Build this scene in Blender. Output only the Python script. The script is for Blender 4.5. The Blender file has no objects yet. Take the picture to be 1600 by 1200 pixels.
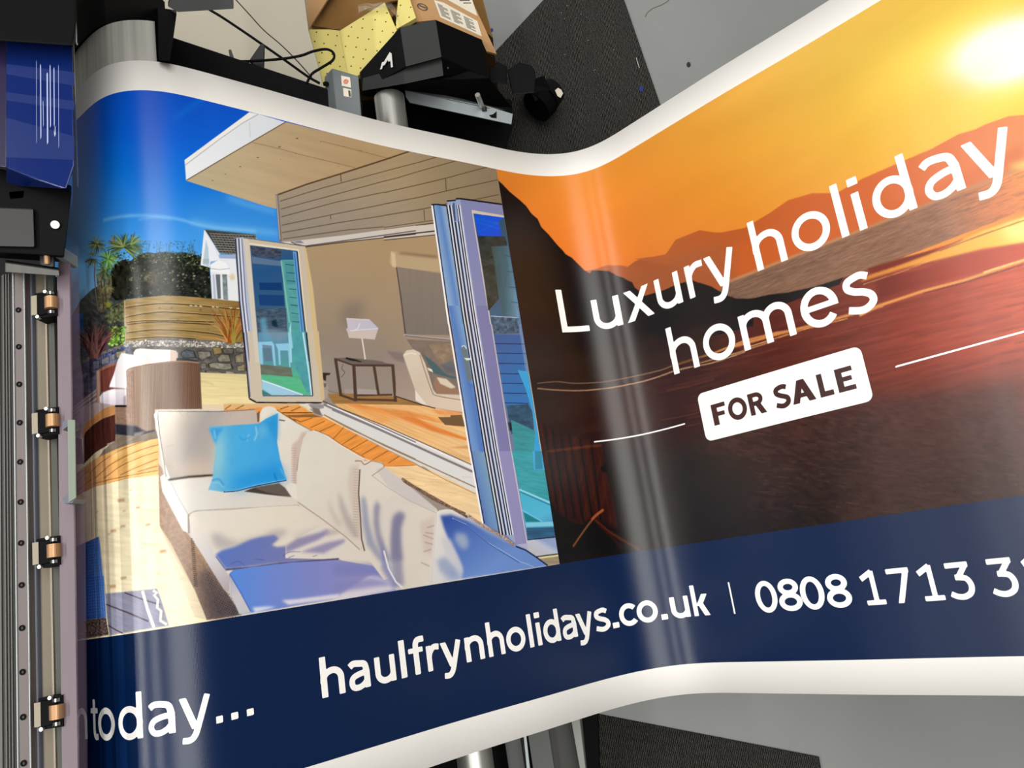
import bpy, bmesh, math, random
import numpy as np
from mathutils import Vector, Matrix, geometry

# ------------------------------------------------------------------ camera
C = bpy.context.scene.collection
FPX = 1229.19
CAM = np.array([0.0, 0.0, 1.85])
ROT = np.array([[0.988297, 0.15254194, 0.0],
                [-0.14882123, 0.96419101, -0.21951753],
                [-0.03348563, 0.21694851, 0.97560856]])     # camera axes -> world
cam_data = bpy.data.cameras.new('camera')
cam_data.sensor_width = 36.0
cam_data.lens = 36.0 * FPX / 1600.0
cam_data.clip_start = 0.02
cam = bpy.data.objects.new('camera', cam_data)
C.objects.link(cam)
mw = Matrix([list(ROT[0]) + [CAM[0]], list(ROT[1]) + [CAM[1]], list(ROT[2]) + [CAM[2]], [0, 0, 0, 1]])
cam.matrix_world = mw
bpy.context.scene.camera = cam

# ------------------------------------------------------------------ world, lamps, exposure
sc = bpy.context.scene
sc.view_settings.view_transform = 'Standard'
sc.view_settings.look = 'None'
sc.view_settings.exposure = 0.30
sc.view_settings.gamma = 1.0
sc.view_settings.use_curve_mapping = False
world = bpy.data.worlds.new('world')
sc.world = world
world.use_nodes = True
bgn = world.node_tree.nodes['Background']
bgn.inputs['Color'].default_value = (1.0, 0.985, 0.95, 1)
bgn.inputs['Strength'].default_value = 0.2


def area(name, loc, target, sx, sy, watts, col=(1, 0.98, 0.94)):
    l = bpy.data.lights.new(name, 'AREA')
    l.shape = 'RECTANGLE'
    l.size = sx
    l.size_y = sy
    l.energy = watts
    l.color = col
    o = bpy.data.objects.new(name, l)
    C.objects.link(o)
    z = (Vector(loc) - Vector(target)).normalized()
    y = Vector((0, 1, 0))
    x = y.cross(z).normalized()
    y = z.cross(x)
    o.matrix_world = Matrix([[x[0], y[0], z[0], loc[0]], [x[1], y[1], z[1], loc[1]], [x[2], y[2], z[2], loc[2]], [0, 0, 0, 1]])
    return o


LAMPS = [
    # name, location, aim, width across, length along the printer, watts
    ('ceiling_panel_light', (0.52, 0.3, 3.62), (0.3, 0.3, 0.7), 1.70, 3.6, 84),
    ('ceiling_tube_light', (-2.18, 0.3, 2.80), (0.1, 0.2, 0.6), 0.08, 3.6, 38),
    ('ceiling_tube_light', (-1.28, 0.3, 3.60), (0.1, 0.2, 0.6), 0.20, 3.6, 30),
]
for l in LAMPS:
    area(*l)


# ------------------------------------------------------------------ helpers
def tag(o, label=None, cat=None, group=None, kind=None):
    if label: o['label'] = label
    if cat: o['category'] = cat
    if group: o['group'] = group
    if kind: o['kind'] = kind
    return o


def empty(name, loc, label, cat, group=None):
    o = bpy.data.objects.new(name, None)
    o.empty_display_size = 0.05
    o.location = loc
    C.objects.link(o)
    bpy.context.view_layer.update()
    return tag(o, label, cat, group)


def link(name, me, mats, parent=None):
    o = bpy.data.objects.new(name, me)
    for m in (mats if isinstance(mats, (list, tuple)) else [mats]):
        me.materials.append(m)
    C.objects.link(o)
    if parent is not None:
        o.parent = parent
        o.matrix_parent_inverse = Matrix.Translation(-Vector(parent_loc(parent)))
    return o


def parent_loc(p):
    v = Vector(p.location)
    return v if p.parent is None else v


def ray(px, py):
    d = ROT @ np.array([px - 800.0, 600.0 - py, -FPX])
    return d


def at(px, py, z):
    """the point at height z whose sight line from the camera is that of pixel px, py"""
    d = ray(px, py)
    t = (z - CAM[2]) / d[2]
    return CAM + d * t


def at_y(px, py, y):
    d = ray(px, py)
    return CAM + d * (y / d[1])


def mat(name, col, rough=0.5, metal=0.0, bump=0.0, scale=200.0, spec=0.5, noise=0.0, nscale=20.0, coat=0.0, aniso=None, alpha=1.0, trans=0.0):
    m = bpy.data.materials.new(name)
    m.use_nodes = True
    nt = m.node_tree
    b = nt.nodes['Principled BSDF']
    b.inputs['Base Color'].default_value = (*col, 1)
    b.inputs['Roughness'].default_value = rough
    b.inputs['Metallic'].default_value = metal
    b.inputs['Specular IOR Level'].default_value = spec
    b.inputs['Coat Weight'].default_value = coat
    b.inputs['Alpha'].default_value = alpha
    b.inputs['Transmission Weight'].default_value = trans
    tc = nt.nodes.new('ShaderNodeTexCoord')
    if noise > 0:
        mp = nt.nodes.new('ShaderNodeMapping')
        nt.links.new(tc.outputs['Object'], mp.inputs[0])
        if aniso: mp.inputs['Scale'].default_value = aniso
        n = nt.nodes.new('ShaderNodeTexNoise')
        n.inputs['Scale'].default_value = nscale
        n.inputs['Detail'].default_value = 6
        nt.links.new(mp.outputs[0], n.inputs['Vector'])
        r = nt.nodes.new('ShaderNodeMapRange')
        r.inputs['From Min'].default_value = 0.3
        r.inputs['From Max'].default_value = 0.7
        r.inputs['To Min'].default_value = 1 - noise
        r.inputs['To Max'].default_value = 1 + noise
        nt.links.new(n.outputs['Fac'], r.inputs['Value'])
        mx = nt.nodes.new('ShaderNodeVectorMath')
        mx.operation = 'SCALE'
        mx.inputs[0].default_value = col
        nt.links.new(r.outputs[0], mx.inputs['Scale'])
        nt.links.new(mx.outputs[0], b.inputs['Base Color'])
    if bump > 0:
        n2 = nt.nodes.new('ShaderNodeTexNoise')
        n2.inputs['Scale'].default_value = scale
        n2.inputs['Detail'].default_value = 3
        nt.links.new(tc.outputs['Object'], n2.inputs['Vector'])
        bp = nt.nodes.new('ShaderNodeBump')
        bp.inputs['Strength'].default_value = bump
        bp.inputs['Distance'].default_value = 0.001
        nt.links.new(n2.outputs['Fac'], bp.inputs['Height'])
        nt.links.new(bp.outputs[0], b.inputs['Normal'])
    return m


def lin(c):
    c = np.asarray(c, float) / 255.0
    return np.where(c <= 0.04045, c / 12.92, ((c + 0.055) / 1.055) ** 2.4)


def rgb(r, g, b, k=1.0):
    return tuple(float(x) * k for x in lin((r, g, b)))


def mesh_from(verts, faces, smooth=False):
    me = bpy.data.meshes.new('mesh')
    me.from_pydata([tuple(map(float, v)) for v in verts], [], faces)
    me.validate()
    if smooth:
        me.polygons.foreach_set('use_smooth', [True] * len(me.polygons))
    me.update()
    return me


class MB:
    """collects shapes into one mesh"""
    def __init__(self):
        self.bm = bmesh.new()

    def box(self, x0, x1, y0, y1, z0, z1, bevel=0.0):
        return self.hexa([(x0, y0, z0), (x1, y0, z0), (x1, y1, z0), (x0, y1, z0), (x0, y0, z1), (x1, y0, z1), (x1, y1, z1), (x0, y1, z1)], bevel)

    def hexa(self, p, bevel=0.0):
        b = bmesh.new()
        v = [b.verts.new(tuple(map(float, q))) for q in p]
        for f in ((0, 3, 2, 1), (4, 5, 6, 7), (0, 1, 5, 4), (1, 2, 6, 5), (2, 3, 7, 6), (3, 0, 4, 7)):
            b.faces.new([v[i] for i in f])
        self._merge(b, bevel)
        return self

    def prism(self, poly, dvec, bevel=0.0):
        """poly: loop of 3D points, swept by dvec"""
        b = bmesh.new()
        n = len(poly)
        d = Vector(tuple(map(float, dvec)))
        a = [b.verts.new(Vector(tuple(map(float, q)))) for q in poly]
        c = [b.verts.new(Vector(tuple(map(float, q))) + d) for q in poly]
        b.faces.new(a[::-1])
        b.faces.new(c)
        for i in range(n):
            b.faces.new([a[i], a[(i + 1) % n], c[(i + 1) % n], c[i]])
        self._merge(b, bevel)
        return self

    def hull(self, pts, bevel=0.0):
        b = bmesh.new()
        for q in pts: b.verts.new(tuple(map(float, q)))
        r = bmesh.ops.convex_hull(b, input=b.verts)
        junk = [g for g in r['geom_interior'] if isinstance(g, bmesh.types.BMVert)]
        bmesh.ops.delete(b, geom=junk, context='VERTS')
        bmesh.ops.dissolve_limit(b, angle_limit=0.02, verts=b.verts, edges=b.edges)
        self._merge(b, bevel)
        return self

    def cyl(self, p0, p1, r0, r1=None, n=32, bevel=0.0, hollow=None):
        r1 = r0 if r1 is None else r1
        p0, p1 = Vector(tuple(map(float, p0))), Vector(tuple(map(float, p1)))
        z = (p1 - p0).normalized()
        x = z.orthogonal().normalized()
        y = z.cross(x)
        b = bmesh.new()
        ring = lambda p, r: [b.verts.new(p + r * (math.cos(2 * math.pi * i / n) * x + math.sin(2 * math.pi * i / n) * y)) for i in range(n)]
        A, B = ring(p0, r0), ring(p1, r1)
        for i in range(n):
            b.faces.new([A[i], A[(i + 1) % n], B[(i + 1) % n], B[i]])
        if hollow:
            A2, B2 = ring(p0, hollow), ring(p1, hollow)
            for i in range(n):
                j = (i + 1) % n
                b.faces.new([A2[j], A2[i], B2[i], B2[j]])
                b.faces.new([A[j], A[i], A2[i], A2[j]])
                b.faces.new([B[i], B[j], B2[j], B2[i]])
        else:
            b.faces.new(A[::-1])
            b.faces.new(B)
        self._merge(b, bevel)
        return self

    def tube(self, pts, r, n=10):
        P = [Vector(tuple(map(float, q))) for q in pts]
        b = bmesh.new()
        rings = []
        up = None
        for i, p in enumerate(P):
            t = (P[min(i + 1, len(P) - 1)] - P[max(i - 1, 0)]).normalized()
            if up is None: up = t.orthogonal().normalized()
            up = (up - t * up.dot(t)).normalized()
            s = t.cross(up)
            rings.append([b.verts.new(p + r * (math.cos(2 * math.pi * k / n) * up + math.sin(2 * math.pi * k / n) * s)) for k in range(n)])
        for A, B in zip(rings, rings[1:]):
            for k in range(n):
                b.faces.new([A[k], A[(k + 1) % n], B[(k + 1) % n], B[k]])
        b.faces.new(rings[0][::-1])
        b.faces.new(rings[-1])
        self._merge(b, 0)
        return self

    def _merge(self, b, bevel):
        if bevel:
            bmesh.ops.bevel(b, geom=[e for e in b.edges if e.is_manifold and e.calc_face_angle(0) > 0.35], offset=bevel, segments=2, profile=0.5, affect='EDGES')
        me = bpy.data.meshes.new('tmp')
        bmesh.ops.recalc_face_normals(b, faces=b.faces)
        b.to_mesh(me)
        b.free()
        self.bm.from_mesh(me)
        bpy.data.meshes.remove(me)

    def build(self, name, m, parent=None, smooth=False):
        me = bpy.data.meshes.new(name)
        self.bm.to_mesh(me)
        self.bm.free()
        if smooth:
            me.polygons.foreach_set('use_smooth', [True] * len(me.polygons))
            me.set_sharp_from_angle(angle=math.radians(38))
        me.update()
        return link(name, me, m, parent)


def spline(pts, n=8, closed=False):
    """Catmull-Rom through points"""
    P = [np.array(p, float) for p in pts]
    out = []
    m = len(P)
    rng = range(m if closed else m - 1)
    for i in rng:
        p0 = P[(i - 1) % m] if closed or i > 0 else 2 * P[0] - P[1]
        p1, p2 = P[i], P[(i + 1) % m]
        p3 = P[(i + 2) % m] if closed or i + 2 < m else 2 * P[-1] - P[-2]
        for k in range(n):
            t = k / n
            out.append(0.5 * ((2 * p1) + (-p0 + p2) * t + (2 * p0 - 5 * p1 + 4 * p2 - p3) * t * t + (-p0 + 3 * p1 - 3 * p2 + p3) * t ** 3))
    if not closed: out.append(P[-1])
    return out


# ------------------------------------------------------------------ the cross-section the vinyl hangs in
# (run along the sheet, x, z) in metres, from under the printer cover to the free end on the right
PROFILE = """-0.198,-0.6631,0.7050;-0.175,-0.6597,0.7286;-0.151,-0.6536,0.7515;-0.127,-0.6438,0.7729;-0.104,-0.6304,0.7923;-0.080,-0.6139,0.8095;-0.056,-0.5958,0.8250;-0.032,-0.5770,0.8399;-0.008,-0.5581,0.8548;0.016,-0.5391,0.8694;0.040,-0.5196,0.8832;0.063,-0.4990,0.8946;0.086,-0.4770,0.9011;0.110,-0.4540,0.9012;0.133,-0.4315,0.8954;0.156,-0.4105,0.8848;0.180,-0.3912,0.8709;0.204,-0.3727,0.8557;0.228,-0.3545,0.8401;0.252,-0.3364,0.8244;0.276,-0.3183,0.8086;0.300,-0.3002,0.7928;0.324,-0.2823,0.7768;0.348,-0.2644,0.7608;0.372,-0.2466,0.7448;0.396,-0.2286,0.7288;0.420,-0.2106,0.7130;0.444,-0.1925,0.6973;0.468,-0.1743,0.6816;0.492,-0.1559,0.6662;0.516,-0.1371,0.6513;0.540,-0.1181,0.6367;0.564,-0.0989,0.6223;0.588,-0.0795,0.6081;0.612,-0.0601,0.5939;0.636,-0.0408,0.5798;0.660,-0.0215,0.5655;0.684,-0.0024,0.5509;0.708,0.0166,0.5362;0.732,0.0356,0.5216;0.756,0.0548,0.5073;0.780,0.0746,0.4938;0.804,0.0951,0.4816;0.828,0.1166,0.4711;0.852,0.1389,0.4629;0.875,0.1620,0.4582;0.899,0.1853,0.4578;0.922,0.2079,0.4627;0.945,0.2290,0.4729;0.969,0.2482,0.4867;0.993,0.2659,0.5027;1.017,0.2828,0.5197;1.041,0.2996,0.5368;1.065,0.3164,0.5540;1.089,0.3331,0.5712;1.113,0.3499,0.5884;1.137,0.3667,0.6055;1.161,0.3835,0.6226;1.185,0.4003,0.6397;1.209,0.4173,0.6567;1.233,0.4344,0.6735;1.257,0.4518,0.6901;1.281,0.4692,0.7066;1.305,0.4866,0.7232;1.329,0.5039,0.7397;1.353,0.5211,0.7564;1.377,0.5382,0.7733;1.401,0.5551,0.7904;1.425,0.5719,0.8075;1.449,0.5888,0.8246;1.473,0.6056,0.8417;1.497,0.6225,0.8587;1.521,0.6393,0.8758;1.545,0.6562,0.8929;1.569,0.6730,0.9100;1.593,0.6899,0.9271;1.617,0.7067,0.9442;1.641,0.7235,0.9613;1.665,0.7404,0.9784;1.689,0.7572,0.9955;1.713,0.7741,1.0126;1.737,0.7909,1.0297;1.761,0.8078,1.0468;1.785,0.8246,1.0639;1.809,0.8415,1.0809;1.833,0.8583,1.0980;1.857,0.8752,1.1151;1.881,0.8920,1.1322;1.905,0.9089,1.1493;1.929,0.9257,1.1664"""
_pr = np.array([[float(v) for v in r.split(',')] for r in PROFILE.split(';')])


def _nat(xs, ys):
    """natural cubic spline coefficients"""
    n = len(xs)
    h = np.diff(xs)
    A = np.zeros((n, n))
    r = np.zeros(n)
    A[0, 0] = A[-1, -1] = 1
    for i in range(1, n - 1):
        A[i, i - 1], A[i, i], A[i, i + 1] = h[i - 1], 2 * (h[i - 1] + h[i]), h[i]
        r[i] = 6 * ((ys[i + 1] - ys[i]) / h[i] - (ys[i] - ys[i - 1]) / h[i - 1])
    M2 = np.linalg.solve(A, r)

    def f(x):
        x = np.asarray(x, float)
        i = np.clip(np.searchsorted(xs, x) - 1, 0, n - 2)
        a, b = xs[i + 1] - x, x - xs[i]
        H = h[i]
        return (M2[i] * a ** 3 + M2[i + 1] * b ** 3) / (6 * H) + (ys[i] / H - M2[i] * H / 6) * a + (ys[i + 1] / H - M2[i + 1] * H / 6) * b
    return f


_fx, _fz = _nat(_pr[:, 0], _pr[:, 1]), _nat(_pr[:, 0], _pr[:, 2])
S_MIN, S_MAX = -0.19, 1.92


def surf(s, y, h=0.0):
    """point on the sheet: s metres along it, y across it, h above its face"""
    s = np.asarray(s, float)
    x, z = _fx(s), _fz(s)
    e = 1e-3
    tx, tz = _fx(s + e) - _fx(s - e), _fz(s + e) - _fz(s - e)
    L = np.hypot(tx, tz)
    return np.stack([x - h * tz / L, np.broadcast_to(y, x.shape) + 0 * x, z + h * tx / L], -1)


_ss = np.linspace(-0.115, S_MAX, 1200)
_th = np.arctan2(_fx(_ss) - CAM[0], -(_fz(_ss) - CAM[2]))
_zz = _fz(_ss)


def on_sheet(p):
    """where on the sheet (s, y) a point traced on the photograph lies"""
    p = np.asarray(p, float)
    d = np.stack([p[..., 0] - 800, 600 - p[..., 1], -FPX * np.ones(p.shape[:-1])], -1) @ ROT.T
    s = np.interp(np.arctan2(d[..., 0], -d[..., 2]), _th, _ss)
    t = (np.interp(s, _ss, _zz) - CAM[2]) / d[..., 2]
    return np.stack([s, t * d[..., 1]], -1)


def to_photo(P):
    c = (P - CAM) @ ROT
    return np.stack([800 + FPX * c[..., 0] / -c[..., 2], 600 - FPX * c[..., 1] / -c[..., 2]], -1)


Y_TOP, Y_BOT = 0.7500, -0.2516
Y_ART, Y_NAVY, Y_FOOT = 0.7031, -0.0131, -0.2047
S_SEAM = 0.7275


def grid_mesh(s, y, h, thick=0.0):
    """smooth sheet patch over the s and y samples"""
    n, m = len(s), len(y)
    P = surf(s[:, None] + 0 * y[None, :], y[None, :], h).reshape(-1, 3)
    me = bpy.data.meshes.new('sheet')
    idx = np.arange(n * m).reshape(n, m)
    q = np.stack([idx[:-1, :-1], idx[1:, :-1], idx[1:, 1:], idx[:-1, 1:]], -1).reshape(-1, 4)
    if thick:
        P2 = surf(s[:, None] + 0 * y[None, :], y[None, :], h - thick).reshape(-1, 3)
        o = n * m
        rim = []
        for a, b in ((idx[:, 0], 1), (idx[:, -1], 0), (idx[0, :], 0), (idx[-1, :], 1)):
            for i in range(len(a) - 1):
                u, v = (a[i], a[i + 1]) if not b else (a[i + 1], a[i])
                rim.append((u, v, v + o, u + o))
        q = np.vstack([q, q[:, ::-1] + o, np.array(rim)])
        P = np.vstack([P, P2])
    me.vertices.add(len(P))
    me.vertices.foreach_set('co', P.astype(np.float32).ravel())
    me.loops.add(len(q) * 4)
    me.loops.foreach_set('vertex_index', q.astype(np.int32).ravel())
    me.polygons.add(len(q))
    me.polygons.foreach_set('loop_start', np.arange(0, len(q) * 4, 4, dtype=np.int32))
    me.polygons.foreach_set('use_smooth', np.ones(len(q), bool))
    me.update(calc_edges=True)
    return me


GLOSS = dict(rough=0.30, spec=0.5)


def vinyl(name, col=None, attr=None, rough=0.3, spec=0.42):
    """glossy printed vinyl with a fine woven texture"""
    m = mat(name, col or (0.8, 0.8, 0.8), rough=rough, spec=spec)
    nt = m.node_tree
    b = nt.nodes['Principled BSDF']
    tc = nt.nodes.new('ShaderNodeTexCoord')
    hs = []
    for d in ('X', 'Y'):
        w = nt.nodes.new('ShaderNodeTexWave')
        w.bands_direction = d
        w.inputs['Scale'].default_value = 230
        w.inputs['Distortion'].default_value = 1.0
        w.inputs['Detail'].default_value = 1
        nt.links.new(tc.outputs['Object'], w.inputs['Vector'])
        hs.append(w)
    ad = nt.nodes.new('ShaderNodeMath')
    ad.operation = 'ADD'
    nt.links.new(hs[0].outputs['Fac'], ad.inputs[0])
    nt.links.new(hs[1].outputs['Fac'], ad.inputs[1])
    bp = nt.nodes.new('ShaderNodeBump')
    bp.inputs['Strength'].default_value = 0.05
    bp.inputs['Distance'].default_value = 0.0004
    nt.links.new(ad.outputs[0], bp.inputs['Height'])
    nt.links.new(bp.outputs[0], b.inputs['Normal'])
    if attr:
        a = nt.nodes.new('ShaderNodeAttribute')
        a.attribute_name = attr
        nt.links.new(a.outputs['Color'], b.inputs['Base Color'])
    return m

# ------------------------------------------------------------------ printing on the sheet
class Print:
    """ink on a patch of the sheet: a raster in sheet millimetres; tracings are laid onto it with on_sheet"""
    def __init__(self, s0, s1, y0, y1, step):
        self.st = step
        self.W = int(round((s1 - s0) / step)) + 1
        self.H = int(round((y1 - y0) / step)) + 1
        self.s = np.linspace(s0, s1, self.W)
        self.y = np.linspace(y1, y0, self.H)
        self.ds, self.dy = (s1 - s0) / (self.W - 1), (y1 - y0) / (self.H - 1)
        P = surf(self.s[None, :] + 0 * self.y[:, None], self.y[:, None])
        T = to_photo(P)
        self.U, self.V = T[..., 0], T[..., 1]          # tracing coordinates of each ink dot
        self.c = np.zeros((self.H, self.W, 3))

    def grid(self, pts):
        q = on_sheet(np.array(pts, float))
        return np.stack([(q[..., 0] - self.s[0]) / self.ds, (self.y[0] - q[..., 1]) / self.dy], -1)

    def cover(self, contours, sub=3):
        cs = []
        for c in contours:
            c = np.asarray(c, float)
            d = np.roll(c, -1, 0) - c
            out = []
            for a, e in zip(c, d):
                k = max(1, int(np.hypot(*e) / 14))
                out += [a + e * j / k for j in range(k)]
            cs.append(self.grid(out))
        allp = np.vstack(cs)
        x0, y0 = np.floor(allp.min(0)).astype(int) - 1
        x1, y1 = np.ceil(allp.max(0)).astype(int) + 2
        x0, y0 = max(x0, 0), max(y0, 0)
        x1, y1 = min(x1, self.W), min(y1, self.H)
        if x1 <= x0 or y1 <= y0: return None
        A = np.vstack(cs)
        B = np.vstack([np.roll(c, -1, 0) for c in cs])
        m = np.zeros((y1 - y0, x1 - x0))
        px = np.arange(x0, x1)
        ylo, yhi = np.minimum(A[:, 1], B[:, 1]), np.maximum(A[:, 1], B[:, 1])
        for r in range(y0, y1):
            sel = (ylo < r + 1) & (yhi > r)
            if not sel.any(): continue
            a, b = A[sel], B[sel]
            lo, hi = ylo[sel], yhi[sel]
            for k in range(sub):
                yy = r + (k + 0.5) / sub
                s = (lo <= yy) & (hi > yy)
                if not s.any(): continue
                aa, bb = a[s], b[s]
                xs = np.sort(aa[:, 0] + (yy - aa[:, 1]) / (bb[:, 1] - aa[:, 1]) * (bb[:, 0] - aa[:, 0]))
                for i in range(0, len(xs) - 1, 2):
                    u, v = xs[i], xs[i + 1]
                    i0 = max(int(np.floor(u)) - x0, 0)
                    i1 = min(int(np.ceil(v)) - x0, x1 - x0)
                    if i1 > i0:
                        q = px[i0:i1]
                        m[r - y0, i0:i1] += (np.clip(v - q, 0, 1) - np.clip(u - q, 0, 1)) / sub
        return (x0, y0, x1, y1), np.clip(m, 0, 1)

    def poly(self, pts, col, a=1.0, soft=0.0, holes=()):
        """pts in tracing pixels; col a colour or f(U, V) -> (..., 3); soft blurs the rim (pixels)"""
        r = self.cover([pts, *holes])
        if r is None: return
        (x0, y0, x1, y1), m = r
        if soft > 0:
            k = soft * 0.0009 / self.st
            pad = int(3 * k) + 2
            X0, Y0, X1, Y1 = max(x0 - pad, 0), max(y0 - pad, 0), min(x1 + pad, self.W), min(y1 + pad, self.H)
            M = np.zeros((y1 - y0 + 2 * pad, x1 - x0 + 2 * pad))
            M[pad:-pad, pad:-pad] = m
            if x0 == 0: M[:, :pad] = M[:, pad:pad + 1]
            if y0 == 0: M[:pad, :] = M[pad:pad + 1, :]
            if x1 == self.W: M[:, -pad:] = M[:, -pad - 1:-pad]
            if y1 == self.H: M[-pad:, :] = M[-pad - 1:-pad, :]
            M = blur(M, k)
            oy, ox = Y0 - (y0 - pad), X0 - (x0 - pad)
            m = M[oy:oy + Y1 - Y0, ox:ox + X1 - X0]
            x0, y0, x1, y1 = X0, Y0, X1, Y1
        m = (m * a)[..., None]
        sub = self.c[y0:y1, x0:x1]
        if callable(col):
            cc = col(self.U[y0:y1, x0:x1], self.V[y0:y1, x0:x1])
        else:
            cc = np.array(col, float)
        self.c[y0:y1, x0:x1] = sub * (1 - m) + cc * m

    def tint(self, pts, mul, a=1.0, soft=0.0):
        """multiply what is there (f(U, V) -> factor array, or a number)"""
        r = self.cover([pts])
        if r is None: return
        (x0, y0, x1, y1), m = r
        f = mul(self.U[y0:y1, x0:x1], self.V[y0:y1, x0:x1]) if callable(mul) else mul
        f = np.asarray(f, float)
        if f.ndim == 2: f = f[..., None]
        m = (m * a)[..., None]
        sub = self.c[y0:y1, x0:x1]
        self.c[y0:y1, x0:x1] = sub * (1 - m) + np.clip(sub * f, 0, 255) * m

    def line(self, pts, w, col, a=1.0, soft=0.0, smooth=False, taper=False):
        if smooth: pts = spline(pts, 6)
        p = np.array(pts, float)
        t = np.gradient(p, axis=0)
        t /= np.maximum(np.linalg.norm(t, axis=1, keepdims=True), 1e-9)
        n = np.stack([-t[:, 1], t[:, 0]], 1)
        ww = np.full(len(p), w / 2.0)
        if taper: ww = ww * np.linspace(1, 0.12, len(p))
        self.poly(np.vstack([p + n * ww[:, None], (p - n * ww[:, None])[::-1]]), col, a, soft)

    def dots(self, pts, r, col, a=1.0, n=6):
        for (x, y) in pts:
            rr = r if not isinstance(r, tuple) else random.uniform(*r)
            ang = random.random() * 3
            st = random.uniform(0.5, 1)
            c = col if not isinstance(col, list) else random.choice(col)
            P = [(x + rr * math.cos(ang + 2 * math.pi * k / n) , y + st * rr * math.sin(ang + 2 * math.pi * k / n)) for k in range(n)]
            self.poly(P, c, a)

    def mesh(self, h, gain=1.0):
        me = grid_mesh(self.s, self.y[::-1], h)
        col = lin(np.clip(self.c, 0, 255)) * gain - 0.011
        col = np.clip(col, 0.0015, 0.98)[::-1].transpose(1, 0, 2).reshape(-1, 3)
        a = me.color_attributes.new('ink', 'FLOAT_COLOR', 'POINT')
        a.data.foreach_set('color', np.hstack([col, np.ones((len(col), 1))]).astype(np.float32).ravel())
        return me


def blur(M, sig):
    if sig < 0.25: return M
    k = max(1, int(3 * sig))
    w = np.exp(-0.5 * (np.arange(-k, k + 1) / sig) ** 2)
    w /= w.sum()
    for ax in (0, 1):
        P = np.pad(M, [(k, k) if i == ax else (0, 0) for i in (0, 1)], mode='edge')
        o = np.zeros_like(M)
        for i, ww in enumerate(w):
            o += ww * (P[i:i + M.shape[0]] if ax == 0 else P[:, i:i + M.shape[1]])
        M = o
    return M


def grad(p0, p1, *stops):
    """colour ramp along p0 -> p1"""
    p0, p1 = np.array(p0, float), np.array(p1, float)
    d = (p1 - p0) / ((p1 - p0) @ (p1 - p0))
    ts = np.array([s[0] for s in stops], float)
    cs = np.array([s[1] for s in stops], float)

    def f(U, V):
        t = (U - p0[0]) * d[0] + (V - p0[1]) * d[1]
        return np.stack([np.interp(t, ts, cs[:, i]) for i in range(3)], -1)
    return f


_rs = np.random.RandomState(7)
_tab = _rs.rand(256, 256)


def vnoise(U, V, su, sv=None, ang=0.0, seed=0, octv=3):
    """value noise 0..1, feature size su x sv, rotated"""
    sv = su if sv is None else sv
    c, s = math.cos(ang), math.sin(ang)
    X, Y = (U * c + V * s) / su + 37.1 * seed, (-U * s + V * c) / sv + 11.7 * seed
    out, amp, tot = 0, 1.0, 0.0
    for o in range(octv):
        xi, yi = np.floor(X).astype(int), np.floor(Y).astype(int)
        fx, fy = X - xi, Y - yi
        fx, fy = fx * fx * (3 - 2 * fx), fy * fy * (3 - 2 * fy)
        g = lambda a, b: _tab[a & 255, b & 255]
        v = (g(xi, yi) * (1 - fx) + g(xi + 1, yi) * fx) * (1 - fy) + (g(xi, yi + 1) * (1 - fx) + g(xi + 1, yi + 1) * fx) * fy
        out = out + v * amp
        tot += amp
        amp *= 0.5
        X, Y = X * 2.03 + 5, Y * 2.03 + 9
    return out / tot


def noisy(base, amt, su, sv=None, ang=0.0, seed=0, octv=3):
    """a colour or ramp with grain"""
    def f(U, V):
        b = base(U, V) if callable(base) else np.broadcast_to(np.array(base, float), U.shape + (3,))
        return b * (1 + amt * 2 * (vnoise(U, V, su, sv, ang, seed, octv) - 0.5))[..., None]
    return f


FRAMES = {'A': (4, 0, 0), 'B': (4, 240, 0), 'C3': (5.3333, 100, 300), 'C4': (5.3333, 100, 500), 'C5': (5.3333, 100, 700),
          'C6': (5.3333, 300, 150), 'C7': (5.3333, 350, 340), 'C8': (5.3333, 350, 520), 'D1': (5.3333, 230, 620),
          'D2': (5.3333, 230, 780), 'D3': (5.3333, 450, 640), 'D4': (5.3333, 600, 720), 'D5': (5.3333, 600, 280),
          'D6': (5.3333, 600, 480), 'D7': (5.3333, 450, 440), 'Z': (4, 0, 900), 'S1': (4, 800, 560), 'S2': (2.6667, 1000, 0),
          'S3': (4, 840, 360), 'S4': (3.2, 1100, 170), 'S5': (2.2857, 900, 500), 'S8': (3.5556, 700, 240), 'P': (1, 0, 0)}


def K(fr, txt):
    """points traced in one enlarged view of the print -> tracing pixels"""
    k, ox, oy = FRAMES[fr]
    return [(float(a) / k + ox, float(b) / k + oy) for a, b in (t.split(',') for t in txt.split())]

# ------------------------------------------------------------------ picture 1: the terrace
random.seed(5)
terrace = Print(-0.115, S_SEAM, Y_NAVY, Y_ART, 0.00080)
T = terrace
ALL = [(-300, -200), (1700, -200), (1700, 1500), (-300, 1500)]


def P(fr, pts, col, **k): T.poly(K(fr, pts), col, **k)
def Ln(fr, pts, w, col, **k): T.line(K(fr, pts), w, col, **k)


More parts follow.
